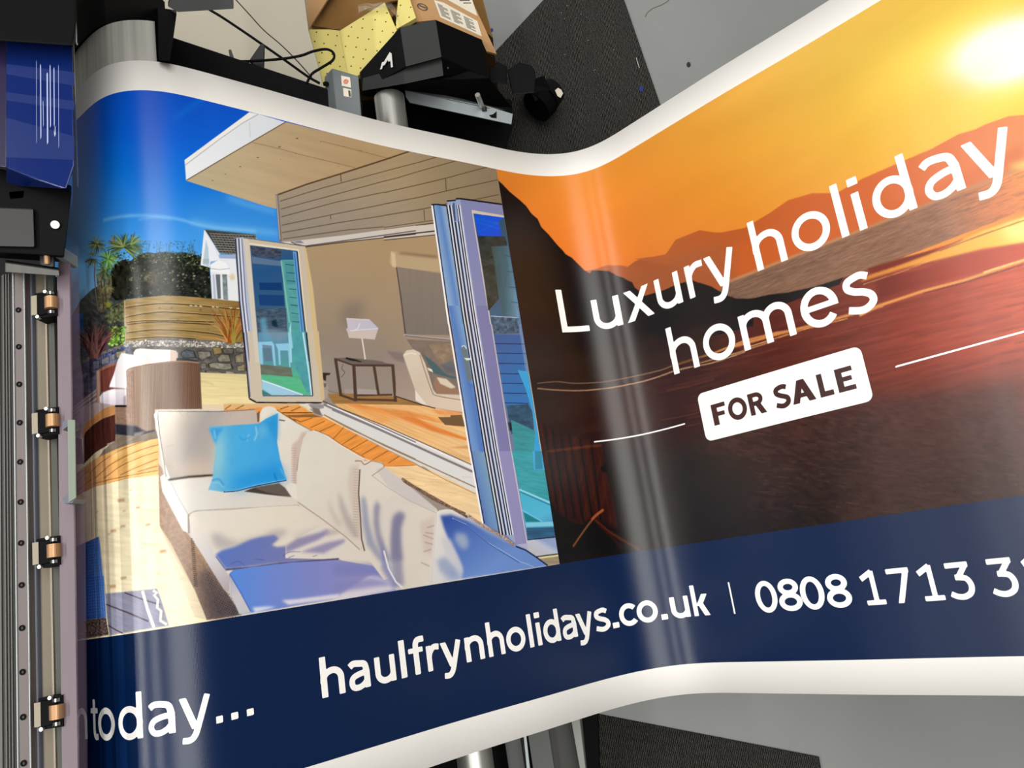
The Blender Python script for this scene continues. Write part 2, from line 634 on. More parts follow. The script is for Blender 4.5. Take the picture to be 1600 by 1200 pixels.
# sky
BASE = '-300,560 1100,560 1100,1500 -300,1500'
P('P', '-300,-200 1700,-200 1700,1500 -300,1500', noisy(grad((250, 135), (210, 460), (0, (2, 82, 196)), (.25, (14, 98, 212)), (.5, (40, 124, 222)), (.72, (66, 150, 232)), (1, (122, 188, 240))), .02, 60))
P('P', '380,280 440,280 440,380 280,380 300,320', grad((300, 280), (300, 380), (0, (50, 132, 214)), (1, (80, 160, 226))), a=.5, soft=14)
Ln('C3', '330,238 430,215 560,200 700,200 860,212 1000,240 1120,275 1300,305 1600,330', 4, (150, 205, 246), a=.55, soft=1.6, smooth=True)
Ln('C3', '620,235 760,215 900,230', 3, (140, 200, 246), a=.4, soft=1.5, smooth=True)
Ln('C6', '300,850 450,900 700,970', 9, (120, 185, 240), a=.45, soft=4)
Ln('C6', '0,1050 200,1095 400,1110 720,1150', 9, (120, 190, 240), a=.5, soft=4)
Ln('B', '130,750 250,660 330,610', 5, (60, 130, 225), a=.5, soft=3)
P('P', BASE, (222, 204, 170))
P('P', '240,640 440,640 640,760 880,885 640,930 370,970 300,860 250,760', (214, 206, 196))
# sea hill
P('C3', '20,1210 40,1080 140,905 240,810 330,770 520,900 520,1210', noisy((62, 66, 66), .5, 6, 3, 0.6, 3))
P('C4', '20,-20 160,-60 170,110 120,200 60,280', noisy((48, 92, 160), .2, 8))
P('C4', '20,330 170,200 260,280 260,560 40,760 20,740', noisy((62, 62, 74), .6, 7, 3, -.9, 4))
T.dots([(random.uniform(112, 150), random.uniform(540, 585)) for _ in range(60)], (1, 3), [(70, 92, 50), (50, 60, 60), (92, 104, 62), (120, 128, 150)])


P('P', '105,520 300,520 330,600 200,640 105,640', noisy((70, 68, 74), .4, 6, 4, 0, 2))


def spiky(fr, cx, cy, r, n, cols, a0=0, a1=360, w=2.0, up=1.0):
    k, ox, oy = FRAMES[fr]
    x, y = cx / k + ox, cy / k + oy
    R = r / k
    for i in range(n):
        a = math.radians(random.uniform(a0, a1))
        L = R * random.uniform(.6, 1.05)
        ex, ey = x + L * math.cos(a), y - L * math.sin(a) * up
        mx, my = x + .55 * L * math.cos(a) + random.uniform(-1, 1), y - .60 * L * math.sin(a) * up
        T.line([(x, y), (mx, my), (ex, ey + .10 * L)], w, random.choice(cols), taper=True)


# hedge and garden trees
hedge = '430,905 380,840 372,740 400,640 470,590 560,575 640,520 700,505 760,512 850,500 930,515 1010,505 1090,525 1145,540 1215,640 1240,895 1100,885 820,868 500,900'
P('C3', hedge, noisy((38, 40, 38), .5, 7, 5, 0, 2))
hp = []
for _ in range(1500):
    x, y = random.uniform(395, 1225), random.uniform(505, 880)
    hp.append((x, y))
for x, y in hp:
    X, Yy = x / 5.3333 + 100, y / 5.3333 + 300
    top = max(0, 1 - (y - 505) / 260)
    if random.random() < .35 + .65 * top:
        b = random.uniform(.6, 1.25)
        c = random.choice([(72, 86, 56), (96, 110, 74), (56, 68, 46), (118, 128, 100), (44, 54, 40)]) if random.random() < .3 + top else random.choice([(58, 56, 50), (44, 46, 42), (74, 66, 58), (30, 30, 32)])
        T.dots([(X, Yy)], (.8, 2.1), tuple(min(255, v * b) for v in c))
P('C3', '660,700 740,650 800,700 760,790 690,760', noisy((120, 108, 82), .7, 3, 2, .8, 9), a=.5, soft=3)
for x0 in (650, 700, 800, 870, 980, 1040, 1075):
    for _ in range(4):
        Ln('C3', '%f,530 %f,%f' % (x0 + random.uniform(-20, 20), x0 + random.uniform(-30, 30), random.uniform(400, 470)), .7, (70, 104, 132), a=.8)
T.dots([(random.uniform(218, 305), random.uniform(376, 400)) for _ in range(110)], (.6, 1.5), [(72, 96, 110), (58, 80, 78), (96, 120, 96)], a=.8)
# trunks
P('C3', '400,880 370,760 430,600 520,560 560,640 540,760 520,900', noisy((40, 40, 36), .5, 5, 8, 0, 1))
P('C3', '270,690 330,640 400,700 400,850 340,1000 300,1010', noisy((112, 106, 78), .5, 4, 3, .3, 6), a=.85)
Ln('C3', '262,560 256,700 270,860 292,1000', 1.8, (112, 92, 84))
Ln('C3', '310,740 325,860 335,990', 2.2, (84, 70, 62))
Ln('C3', '335,720 350,850 360,960', 1.6, (70, 60, 50))
Y1 = [(70, 92, 60), (104, 128, 70), (44, 58, 40), (150, 164, 104), (90, 110, 84)]
Y2 = [(84, 140, 66), (124, 176, 84), (54, 88, 48), (160, 200, 120)]
spiky('C3', 240, 560, 75, 26, Y1, 180, 360)
spiky('C3', 240, 520, 45, 14, Y1)
spiky('C3', 340, 650, 110, 40, [(84, 104, 70), (60, 76, 50), (120, 140, 90)])
spiky('C3', 420, 430, 90, 34, [(60, 66, 48), (96, 104, 70), (140, 140, 100)])
spiky('C3', 500, 460, 170, 110, Y1, -50, 230, up=.85)
spiky('C3', 560, 440, 120, 40, Y1, -60, 90)
spiky('C3', 275, 440, 85, 60, Y1, -90, 270)
spiky('C3', 370, 560, 105, 70, Y2)
spiky('C3', 350, 790, 80, 24, [(120, 120, 84), (90, 96, 60), (150, 140, 96)], 180, 360)
P('C3', '345,925 380,915 400,930 395,960 360,968', (146, 148, 52), a=.8, soft=1.2)
P('C3', '400,960 500,910 505,1080 380,1100 340,1040', noisy((88, 92, 66), .7, 3, 3, 0, 12))
# neighbour's house
P('C3', '1290,545 1430,520 1460,915 1235,895 1222,640', (222, 226, 236))
P('C3', '1385,560 1430,560 1470,915 1380,905', (226, 228, 234))
P('C3', '1170,318 1140,612 1218,632 1222,585 1290,570 1300,520 1190,345', (228, 232, 242))
P('C3', '1185,400 1205,470 1212,625 1160,605', (178, 200, 216))
P('C3', '1160,560 1212,560 1212,600 1158,600', (150, 172, 168), a=.6)
P('C3', '1172,316 1600,362 1600,400 1430,400 1440,530 1298,512 1255,440 1188,338', noisy((66, 66, 66), .3, 3, 2, .2, 3))
for r in range(9):
    y = 345 + r * 20
    for k in range(16):
        x = 1215 + r * 10 + k * 26
        if x < 1440 + (0 if y > 400 else 160) and x > 1200 + r * 11:
            Ln('C3', '%f,%f %f,%f %f,%f' % (x, y + k * 1.2, x + 12, y + 8 + k * 1.2, x + 24, y + 4 + k * 1.2), 1.1, (172, 170, 164), a=.8)
Ln('C3', '1172,318 1400,340 1600,362', 1.6, (80, 100, 96))
P('C3', '1288,528 1435,520 1440,560 1300,556', (150, 172, 208))
Ln('C3', '1172,320 1255,450 1292,540', 1.5, (206, 212, 224))
P('C3', '1220,610 1290,570 1350,590 1385,660 1380,690 1225,668', (236, 238, 242))
Ln('C3', '1222,640 1300,650 1385,640', 1.0, (160, 170, 190))
Ln('C3', '1222,600 1280,572', 1.0, (190, 196, 210))
P('C3', '1265,690 1303,690 1310,893 1282,893', (100, 108, 112))
P('C3', '1320,690 1360,690 1370,905 1330,898', noisy((122, 134, 136), .3, 5))
P('C3', '1240,690 1256,690 1272,895 1250,893', (176, 186, 208))
P('C3', '1380,700 1415,680 1430,730 1390,740', (206, 190, 140), a=.7, soft=1)
# fence
P('C3', '505,905 640,885 820,868 960,870 1100,880 1240,893 1470,915 1500,1260 520,1260', noisy(grad((195, 470), (375, 470), (0, (138, 116, 76)), (.5, (158, 134, 88)), (1, (132, 104, 60))), .16, 22, 3, .03, 5))
P('C4', '505,-30 1500,-30 1400,195 1200,190 1000,170 800,150 650,160 520,190', noisy((146, 122, 76), .16, 22, 3, .03, 8))
for l, dk in (('C3|512,968 640,948 820,933 1000,940 1180,955 1470,985', 1), ('C3|512,1048 640,1022 820,1003 1000,1012 1250,1030 1490,1050', 1), ('C3|530,1106 700,1090 830,1085 1000,1095 1250,1108', 1),
              ('C4|520,110 700,88 830,85 1000,92 1230,115 1340,140', 1), ('C4|520,25 640,12 830,8 1250,20', 1), ('C4|525,165 680,150 830,145 1100,160', 0)):
    fr, pts = l.split('|')
    Ln(fr, pts, 1.5, (66, 48, 24), smooth=True)
    Ln(fr, ' '.join('%s,%f' % (q.split(',')[0], float(q.split(',')[1]) - 9) for q in pts.split()), 1.0, (184, 160, 112), a=.7, smooth=True)
for x, y in ((900, 970), (1140, 985), (950, 1075), (800, 970)):
    P('C3', '%d,%d %d,%d %d,%d %d,%d' % (x - 10, y, x, y - 8, x + 10, y, x, y + 8), (96, 72, 40), soft=.8)
for x in (1050, 1090, 1130, 1235, 1270, 1380, 1440):
    Ln('C3', '%d,%d %d,%d' % (x, 948 + (x - 1050) * .06, x + 22, 952 + (x - 1050) * .06), 1.2, (236, 232, 216))
Ln('C3', '508,905 516,1260', 1.6, (176, 150, 100))
# green bush
T.dots([(random.uniform(171, 197), random.uniform(511, 540)) for _ in range(170)], (1, 2.6), [(120, 172, 60), (88, 140, 50), (164, 206, 96), (60, 84, 40)])
# gravel and stone wall
P('C4', '60,330 280,300 420,235 560,195 700,160 900,150 1520,195 1520,460 1130,440 1130,360 300,700 60,740', noisy((92, 90, 88), .35, 9, 6, 0, 4))
P('C4', '60,420 280,300 420,265 560,245 600,330 270,430 270,600 60,745', noisy(grad((110, 560), (200, 560), (0, (66, 58, 74)), (1, (96, 98, 118))), .5, 8, 6, -.6, 4))
P('C4', '260,300 400,235 520,200 650,175 900,150 1200,185 1510,205 1510,235 1200,238 900,228 640,212 430,255 280,330', noisy((110, 104, 98), .4, 3, 2, 0, 2))
for _ in range(520):
    x = random.uniform(500, 1505)
    y = random.uniform(0, 1) * 48 + 172 + (0 if x < 900 else (x - 900) * .035) + max(0, (650 - x) * .12)
    b = random.uniform(.55, 1.15)
    T.dots([(x / 5.3333 + 100, y / 5.3333 + 500)], (.7, 1.7), tuple(v * b for v in (206, 202, 196)))
T.dots([(random.uniform(150, 196), 0) for _ in range(0)], 1, (0, 0, 0))
for _ in range(130):
    x = random.uniform(280, 560)
    y = 318 - (x - 280) * .36 + random.uniform(-14, 14)
    T.dots([(x / 5.3333 + 100, y / 5.3333 + 500)], (.7, 1.6), random.choice([(60, 76, 124), (84, 98, 150), (40, 46, 84)]))
for s_ in ('980,270 1020,250 1085,262 1110,320 1000,320 975,300|84,90,96', '1110,262 1225,262 1235,300 1150,345 1120,320|122,118,110', '1235,228 1315,232 1320,280 1250,298|140,122,84', '1275,320 1310,288 1380,292 1395,350 1290,355|134,128,114',
           '1425,300 1500,275 1505,360 1430,362|136,126,106', '1200,370 1240,355 1400,368 1415,410 1340,422 1210,400|138,134,122', '1440,390 1508,370 1510,430 1450,428|146,136,110', '1140,362 1185,362 1190,410 1145,412|126,120,110',
           '1175,420 1260,425 1330,440 1300,450 1180,445|112,106,96', '1345,430 1420,432 1430,452 1345,452|150,144,130', '1320,240 1420,240 1415,285 1330,285|96,92,86', '1430,235 1505,235 1505,270 1440,280|108,104,96',
           '430,270 520,255 520,310 440,320|150,146,120', '400,290 425,285 430,330 395,340|120,124,130', '310,330 380,300 385,360 315,380|110,112,122', '240,345 300,335 300,410 245,420|90,92,106'):
    p, c = s_.split('|')
    c = tuple(int(v) for v in c.split(','))
    P('C4', p, tuple(v * .35 for v in c), soft=.5)
    q = np.array(K('C4', p))
    m_ = q.mean(0)
    T.poly((q - m_) * .88 + m_, noisy(c, .25, 5, 3, .4, 7), soft=.4)
# purple and orange flax
for i in range(90):
    a = random.uniform(-.75, .75)
    L = random.uniform(40, 68)
    b = (146 + random.uniform(-5, 9), 560)
    T.line([b, (b[0] + .5 * L * math.sin(a) * .8, b[1] - .55 * L * math.cos(a)), (b[0] + L * math.sin(a), b[1] - L * math.cos(a) * .98)], 2.2, random.choice([(78, 46, 52), (104, 62, 66), (52, 34, 38), (128, 84, 82), (96, 80, 70)]), taper=True)
for i in range(80):
    a = random.gauss(0, .42)
    L = random.uniform(34, 66)
    b = (362 + random.uniform(-5, 5), 537)
    T.line([b, (b[0] + .5 * L * math.sin(a) * .8, b[1] - .55 * L * math.cos(a)), (b[0] + L * math.sin(a), b[1] - L * math.cos(a) * (.98 if abs(a) < .6 else .85))], 2.6, random.choice([(184, 104, 52), (150, 82, 40), (150, 140, 70), (206, 140, 80), (112, 66, 38), (122, 118, 62)]), taper=True)
# far deck
P('C4', '1130,440 1520,455 1560,670 1620,680 1620,706 1140,706', noisy(grad((315, 585), (315, 632), (0, (214, 200, 152)), (1, (234, 216, 164))), .07, 30, 2, .02, 5))
Ln('C4', '1140,510 1250,540', 1.5, (176, 158, 112), a=.6, soft=1)
# left foreground path, table
P('C4', '60,745 270,590 300,680 160,760 60,900', noisy((150, 132, 134), .3, 30, 2, -.7, 5))
for d in range(6):
    Ln('C4', '70,%d 280,%d' % (740 + d * 14, 575 + d * 20), .9, (92, 74, 80) if d % 2 else (198, 180, 170), a=.8)
P('C4', '60,900 150,740 260,690 420,695 432,712 340,740 250,800 180,870 150,930 140,1000 60,975', grad((110, 640), (180, 660), (0, (152, 128, 150)), (.6, (172, 152, 154)), (1, (190, 172, 168))))
P('C4', '150,930 180,870 250,800 340,740 428,712 432,790 330,822 240,880 180,940 165,985 150,985', noisy((190, 134, 86), .08, 20, 2, -.5))
P('C4', '165,985 180,940 240,880 330,822 432,790 437,1010 370,1045 260,1110 180,1190 165,1210', noisy((78, 48, 44), .18, 3, 20, .02))
P('C4', '60,975 150,995 165,1200 60,1210', noisy((120, 84, 94), .15, 4, 20))
P('C4', '360,1035 430,1010 430,1030 365,1050', (170, 150, 146))
# wicker armchair
P('C4', '272,425 330,392 430,360 500,345 560,380 560,600 300,600 300,690 275,690', noisy((140, 100, 84), .12, 1.6, 9, .0, 3))
P('C4', '305,430 430,375 430,560 385,600 310,600', noisy((108, 62, 56), .12, 1.6, 9, .0, 3))
Ln('C4', '285,425 292,690', 4, (160, 130, 118))
P('C4', '585,330 583,275 600,248 640,240 760,250 890,252 935,260 950,280 948,355 730,368', grad((210, 545), (275, 560), (0, (232, 226, 216)), (.4, (250, 247, 240)), (.8, (246, 240, 226)), (1, (226, 212, 200))), soft=.4)
P('C4', '893,256 935,260 950,285 948,355 895,348', (206, 184, 172), soft=.5)
Ln('C4', '892,258 894,350', .8, (160, 148, 140))
P('C4', '483,275 530,287 590,295 650,305 722,302 732,320 728,372 640,392 560,405 530,430 524,575 380,562 385,540 420,450 450,340', grad((175, 560), (230, 560), (0, (232, 226, 232)), (.4, (250, 248, 250)), (1, (228, 218, 214))), soft=.5)
P('C4', '590,300 650,345 625,385 600,395 585,350', (206, 200, 206), a=.5, soft=2)
P('C4', '655,318 725,310 725,370 660,380', (214, 204, 202), a=.7, soft=1.5)
P('C4', '300,640 330,605 400,580 524,577 528,712 430,712 302,692', grad((160, 610), (170, 635), (0, (248, 244, 246)), (1, (214, 204, 216))), soft=.5)
P('C4', '500,640 526,630 526,712 500,712', (150, 130, 130), a=.7, soft=1)
P('C4', '430,712 526,712 526,730 435,728', (34, 26, 30))
P('C4', '940,320 1000,318 1110,338 1125,350 940,345', (54, 56, 60))
P('C4', '520,425 560,402 700,372 880,350 1010,345 1130,358 1138,440 1152,745 760,748 765,915 690,930 600,955 585,880 430,862 430,728 530,730', noisy(grad((196, 600), (315, 600), (0, (158, 128, 110)), (.18, (150, 126, 110)), (.3, (158, 142, 130)), (.42, (130, 106, 90)), (.75, (112, 84, 68)), (1, (100, 74, 60))), .12, 1.5, 60, 0.02, 3))
for k in range(70):
    x = 600 + k * 7.8
    if x < 1145:
        Ln('C4', '%f,%f %f,%f' % (x, 398 - 40 * math.sin((x - 560) / 590 * 3.0) * .9, x + 8, 748 if x > 765 else 900), .45, (78, 58, 48) if k % 2 else (164, 140, 122), a=.35)
P('C4', '522,425 575,405 600,885 430,862 430,730 530,732', noisy((156, 126, 108), .12, 3, 3))
for k in range(40):
    y = 430 + k * 12
    Ln('C4', '%f,%f %f,%f' % (525 if y < 730 else 432, y, 592, y + 3), .6, (96, 72, 62), a=.5)
for x in (545, 562, 580):
    Ln('C4', '%d,420 %d,880' % (x, x + 15), .6, (90, 68, 58), a=.6)
Ln('C4', '525,425 560,405 700,375 880,352 1010,348 1128,360', 2.2, (146, 120, 102), smooth=True)
P('C4', '432,865 600,885 690,930 765,915 770,940 600,975 432,960', noisy((52, 50, 62), .2, 8), soft=.8)
P('C4', '590,945 680,930 640,965 585,975', (176, 170, 168), a=.7, soft=1)
# shaded and sunlit boards
P('C4', '250,1215 330,1090 430,1010 432,955 600,975 770,925 790,990 600,1030 400,1110 300,1210', noisy((132, 118, 104), .12, 20, 2, -.45, 6))
P('C5', '90,230 170,160 250,100 330,60 470,0 600,-40 800,-80 795,228 520,260 260,325 90,415', noisy(grad((120, 720), (250, 690), (0, (172, 116, 96)), (.2, (214, 156, 104)), (.5, (236, 182, 112)), (1, (238, 190, 122))), .09, 22, 2, -.5, 6))
for l in ('215,215 300,132 420,50 560,-15 700,-60', '262,255 400,135 560,52 700,0 790,-25', '335,255 480,152 640,80 785,32', '470,228 620,160 785,92', '620,200 700,176 785,152', '262,296 400,262 600,222 785,190', '105,300 150,240 215,190', '105,370 160,320 235,262'):
    Ln('C5', l, 1.1, (132, 84, 44), a=.85, smooth=True)
P('C5', '380,60 470,20 520,20 440,80', (250, 214, 150), a=.6, soft=1.5)
Ln('C5', '262,327 400,290 520,262 795,228', 1.0, (150, 110, 60), a=.7)
# pale boards
P('C5', '90,412 262,325 520,260 797,226 800,650 870,800 1010,1060 1140,1260 1500,1750 90,1750', noisy(grad((130, 800), (290, 800), (0, (226, 206, 176)), (.3, (240, 228, 196)), (.65, (250, 242, 208)), (1, (246, 232, 200))), .07, 26, 4, .12, 9))
T.poly(K('C5', '90,412 262,325 520,260 797,226 800,650 870,800 1010,1060 1140,1260 1500,1750 90,1750'), noisy((214, 196, 158), .1, 20, 3, .15, 3), a=.18)
for _ in range(46):
    x, y = random.uniform(280, 900), random.uniform(350, 1150)
    if x > 770 and y < 700: x -= 200
    L = random.uniform(40, 150)
    Ln('C5', '%f,%f %f,%f %f,%f' % (x, y, x + L / 2, y + 3, x + L, y + L * .12), random.uniform(.7, 2.4), random.choice([(214, 190, 150), (226, 208, 172), (196, 176, 150)]), a=.5, soft=1)
for x, y, w in ((480, 438, 36), (560, 352, 14), (620, 497, 22), (505, 527, 16), (495, 654, 26), (415, 692, 30), (705, 640, 26), (380, 718, 14), (830, 862, 34), (500, 1085, 30), (410, 1155, 32), (790, 1052, 14), (280, 535, 12), (262, 470, 8), (210, 395, 6)):
    Ln('C5', '%f,%f %f,%f %f,%f' % (x - w * .8, y + 5, x, y, x + w * .8, y - 3), w * .13, random.choice([(180, 126, 84), (170, 132, 96), (188, 150, 112)]), a=.75, soft=1)
# tinted end of the boards near the printer
P('C5', '90,412 262,325 265,1260 320,1260 90,1300', grad((118, 800), (152, 800), (0, (188, 164, 166)), (.6, (208, 184, 170)), (1, (232, 214, 188))), a=.75)
for x in (232, 246, 262):
    Ln('C5', '%d,120 %d,745' % (x, x + 5), .8, (150, 120, 110), a=.6)
# blue woven chair at the foot
P('C5', '88,830 180,790 292,740 300,800 345,1260 88,1260', noisy(grad((117, 860), (158, 860), (0, (60, 84, 134)), (.35, (44, 66, 128)), (.5, (60, 88, 168)), (1, (92, 130, 200))), .1, 3, 3))
P('Z', '470,0 650,0 665,262 470,282', noisy(grad((117, 940), (166, 940), (0, (40, 70, 134)), (.5, (56, 92, 176)), (1, (88, 132, 206))), .1, 3, 3))
for k in range(26):
    y = 775 + k * 24
    Ln('C5', '%f,%f %f,%f' % (195, y + 15, 298 + k * 3, y - 6), .8, (120, 156, 218), a=.55)
for k in range(9):
    Ln('C5', '%f,%f %f,%f' % (200 + k * 12, 785 - k * 5, 205 + k * 22, 1500), .7, (44, 66, 140), a=.5)
Ln('C5', '178,795 185,1700', 1.2, (150, 160, 176), a=.8)
P('Z', '470,284 665,262 682,370 470,402', noisy((98, 82, 80), .75, 1.6, 1.4, .3, 3))
# shaded patch of boards
P('Z', '660,112 780,100 985,80 1010,150 1060,312 940,330 690,372 670,262', noisy((146, 146, 168), .08, 16, 2, .35, 4), soft=.6)
for l in ('780,105 900,150 1000,180', '665,178 800,230 930,285', '680,310 770,360'):
    Ln('Z', l, 2, (74, 62, 70))
Ln('Z', '893,95 925,210 965,325', 4.5, (244, 236, 216))
Ln('Z', '960,92 985,108 965,120 990,150 985,200 1010,220 1005,280 1045,305', 4, (244, 236, 216))
# ------------- building
P('B', '196,1003 600,704 660,716 825,765 205,1133', grad((300, 250), (430, 190), (0, (232, 236, 242)), (1, (216, 222, 230))))
P('B', '196,1003 600,704 640,712 200,1035', (236, 236, 232))
Ln('B', '200,1034 420,868 560,770 655,718', 1.2, (168, 170, 176))
Ln('B', '600,768 606,860', .8, (190, 192, 196))
P('B', '206,1132 825,764 1130,838 1620,955 1900,1040 860,1330 700,1290', noisy(grad((300, 280), (560, 250), (0, (184, 172, 142)), (.35, (186, 166, 134)), (1, (176, 150, 114))), .035, 60, 8, .25, 4))
Ln('B', '206,1130 500,955 825,766', 1.5, (110, 84, 60))
for l in ('620,893 800,935 900,963 1260,1050', '1050,885 1290,945 1500,1000'):
    Ln('B', l, 1.0, (140, 112, 84), a=.9)
for x, y, w in ((898, 867, 10), (788, 921, 10), (653, 988, 9), (543, 1045, 8), (450, 1092, 7), (370, 1131, 7), (1295, 945, 6), (1045, 887, 5), (890, 961, 5), (795, 1000, 4), (1155, 1045, 4)):
    P('B', '%d,%d %d,%d %d,%d %d,%d' % (x - w, y, x, y - w * .4, x + w, y, x, y + w * .4), (84, 68, 54))
P('B', '205,1133 860,1330 760,1330', (176, 162, 136), a=.0)
T.poly(K('C6', '0,690 700,858 0,760'), grad((300, 280), (430, 310), (0, (60, 140, 220)), (1, (70, 150, 225))), a=0)
# siding
SID = '716,826 960,740 1260,645 1600,540 2200,400 2700,420 2700,1160 1700,1110 1500,1160 745,1250'
P('C6', SID, noisy(grad((560, 250), (520, 370), (0, (166, 146, 116)), (.5, (160, 146, 126)), (1, (150, 140, 130))), .03, 40, 3, -.25, 4))
P('P', '640,230 800,260 800,420 640,350', grad((640, 300), (780, 300), (0, (150, 134, 106)), (1, (116, 104, 88))), a=.55, soft=30)
for l in ('C6|716,826 960,738 1260,645 1600,536 1840,455|2.4', 'C6|735,880 1080,772 1600,632|1.1', 'C6|742,945 1100,850 1600,712|1.1', 'C6|748,1010 1200,888 1600,805|1.1', 'C6|750,1080 1200,985 1600,905|1.1', 'C6|752,1142 1200,1062 1600,1000|1.1', 'C6|760,1195 1300,1118 1600,1092|1.1',
          'D5|0,-62 300,-140 600,-230|1.1', 'D5|0,20 100,-5 300,-65 600,-150 900,-240|1.1', 'D5|0,115 250,58 515,-5 760,-72 960,-125|1.2', 'D5|0,210 300,152 600,82 950,8|1.2', 'D5|0,305 330,250 560,200 760,172 960,130|1.2', 'D5|0,405 200,375 415,345|1.0', 'D5|0,425 200,398 415,368|1.6'):
    fr, p, w = l.split('|')
    Ln(fr, p, float(w), (86, 62, 44), a=.9)
for l in ('C6|1240,655 1245,720', 'D5|515,0 520,100', 'D5|335,258 340,348', 'C6|1155,1000 1158,1030'):
    fr, p = l.split('|')
    Ln(fr, p, 1.2, (86, 66, 52), a=.9)
P('C6', '697,822 720,822 752,1215 728,1215', (122, 112, 108))
Ln('C6', '705,830 735,1200', 1.0, (190, 186, 186))
# interior wall
P('P', '474,384 600,362 690,350 760,860 700,860 500,640', noisy(grad((560, 380), (520, 580), (0, (172, 148, 114)), (.4, (162, 142, 118)), (.8, (146, 132, 120)), (1, (152, 142, 134))), .02, 60))
P('P', '498,560 560,520 640,560 700,600 700,640 500,640', (140, 130, 126), a=.4, soft=12)
T.poly([(540, 475), (570, 468), (565, 500), (545, 520), (530, 500)], (112, 102, 100), a=.5, soft=9)
P('D5', '60,600 300,640 470,655 490,740 470,770 80,735 45,700', (186, 164, 128), soft=.6)
P('D5', '60,605 95,625 105,740 65,728', (206, 186, 150), soft=.6)
P('D5', '95,628 460,668 470,775 108,738', (182, 162, 128))
P('D5', '150,610 440,640 450,665 100,625', (128, 108, 84), a=.8, soft=2)
P('P', '619,417 690,428 706,524 632,523', noisy(grad((620, 420), (640, 530), (0, (138, 126, 116)), (1, (120, 112, 108))), .03, 4, 60))
Ln('D5', '105,738 145,1000 180,1290', 1.4, (70, 60, 58))
Ln('D6', '165,232 350,252 570,268', 2.0, (166, 162, 172))
Ln('D6', '180,240 570,280', 1.0, (84, 76, 80))
# door head track
P('C7', '480,205 565,200 1000,150 1600,68 1600,150 1000,200 680,245 600,238', (206, 200, 194))
P('D5', '0,425 200,398 430,375 432,470 200,490 0,510', (206, 198, 188))
Ln('C7', '560,205 600,225 680,240 1000,196 1600,112', 1.6, (82, 74, 80))
Ln('D5', '0,484 200,460 430,434', 2.0, (64, 54, 54))
Ln('C7', '680,248 1000,208 1600,140', 1.4, (70, 58, 52))
Ln('D5', '0,510 200,490 430,466', 1.4, (70, 58, 52))
P('C7', '570,203 640,195 670,215 610,215', (92, 104, 138), a=.8, soft=.6)
# room floor
P('D7', '330,940 460,930 900,960 1100,1030 1200,1050 1700,1150 1700,2000 900,1350 400,1030', noisy(grad((560, 640), (700, 760), (0, (226, 176, 116)), (.5, (232, 184, 126)), (1, (232, 196, 144))), .06, 40, 3, .44, 5))
P('D7', '330,940 460,930 900,960 1160,1040 1000,1030 380,1020', noisy((150, 112, 70), .1, 20, 3))
for l, c in (('D3|470,-50 760,-10 1000,40 1250,150 1490,240 1490,262 1200,180 900,60 640,0|222,132,66', 1), ('D3|760,120 1000,60 1300,70 1000,20 700,-30 500,-40|232,160,92', .6), ('D3|900,270 1100,330 1520,440 1520,400 1200,320|214,170,120', .7), ('D7|500,1030 660,1060 720,1060 600,1025|222,140,70', .8), ('D7|850,1060 1000,1080 1350,1180 1260,1180 950,1110|224,136,70', .7), ('D3|1330,320 1500,300 1510,330|204,140,90', .7), ('D3|1250,40 1450,60 1440,20 1200,0|228,140,84', .7)):
    fr, p, cc = l.split('|')[0], l.split('|')[1], tuple(int(v) for v in l.split('|')[2].split(','))
    P(fr, p, noisy(cc, .08, 20, 2, .44), a=c, soft=1)
for k in range(9):
    Ln('D3', '%d,%d %d,%d' % (400 + k * 60, -60 + k * 8, 1520, 330 - k * 40 + 80), .9, (196, 140, 86), a=.35)
P('D3', '1250,65 1355,65 1355,50 1450,45 1478,145 1310,130', (112, 88, 62))
# lamp
P('D7', '486,308 680,318 715,350 755,392 750,405 725,485 510,472 495,420 485,400 500,385', (190, 186, 196))
P('D7', '490,312 680,322 712,352 745,392 640,405 530,415 498,400 500,370', grad((545, 510), (590, 510), (0, (196, 190, 202)), (1, (186, 186, 206))))
P('D7', '502,412 600,402 742,408 722,482 515,470', (200, 188, 182))
Ln('D7', '530,415 580,395 600,350', 1.3, (226, 228, 246), a=.9, smooth=True)
Ln('D7', '488,310 680,320', 1.3, (214, 208, 208))
Ln('D7', '520,412 640,402 750,395', 1.3, (216, 216, 228))
Ln('D7', '618,476 632,560 645,655', 2.2, (222, 210, 206))
P('D7', '575,655 640,648 740,665 730,675 600,668', (212, 208, 208))
# side table
P('D7', '385,640 500,636 740,660 885,688 885,700 540,700 390,652', (104, 96, 94))
P('D7', '484,632 560,650 615,668 612,675 520,660 484,648', (22, 22, 26))
for l, w in (('388,645 545,700', 2.6), ('545,700 885,702', 3.4), ('398,650 442,950', 4.6), ('550,700 566,1000', 5.2), ('718,705 756,950', 4.4), ('874,700 898,1005', 4.8), ('430,945 560,990', 3.6), ('560,985 900,992', 3.4), ('575,950 870,945', 3.0)):
    Ln('D7', l, w, (74, 56, 52))
P('D7', '470,900 545,895 548,935 475,940', (160, 150, 148), a=.8)
P('D7', '580,895 740,905 745,945 580,940', (168, 160, 160), a=.8)
Ln('D7', '460,690 450,730 475,760 445,800', .9, (84, 70, 66), smooth=True)
P('D7', '290,762 355,765 350,780 320,785 318,830 295,825', (52, 44, 42))
P('D7', '298,850 320,850 320,880 302,885', (40, 34, 34))
Ln('D7', '310,890 360,920 430,930', .9, (110, 100, 96))
P('D7', '285,800 340,880 330,975 280,985', (176, 168, 160), a=.5, soft=1)
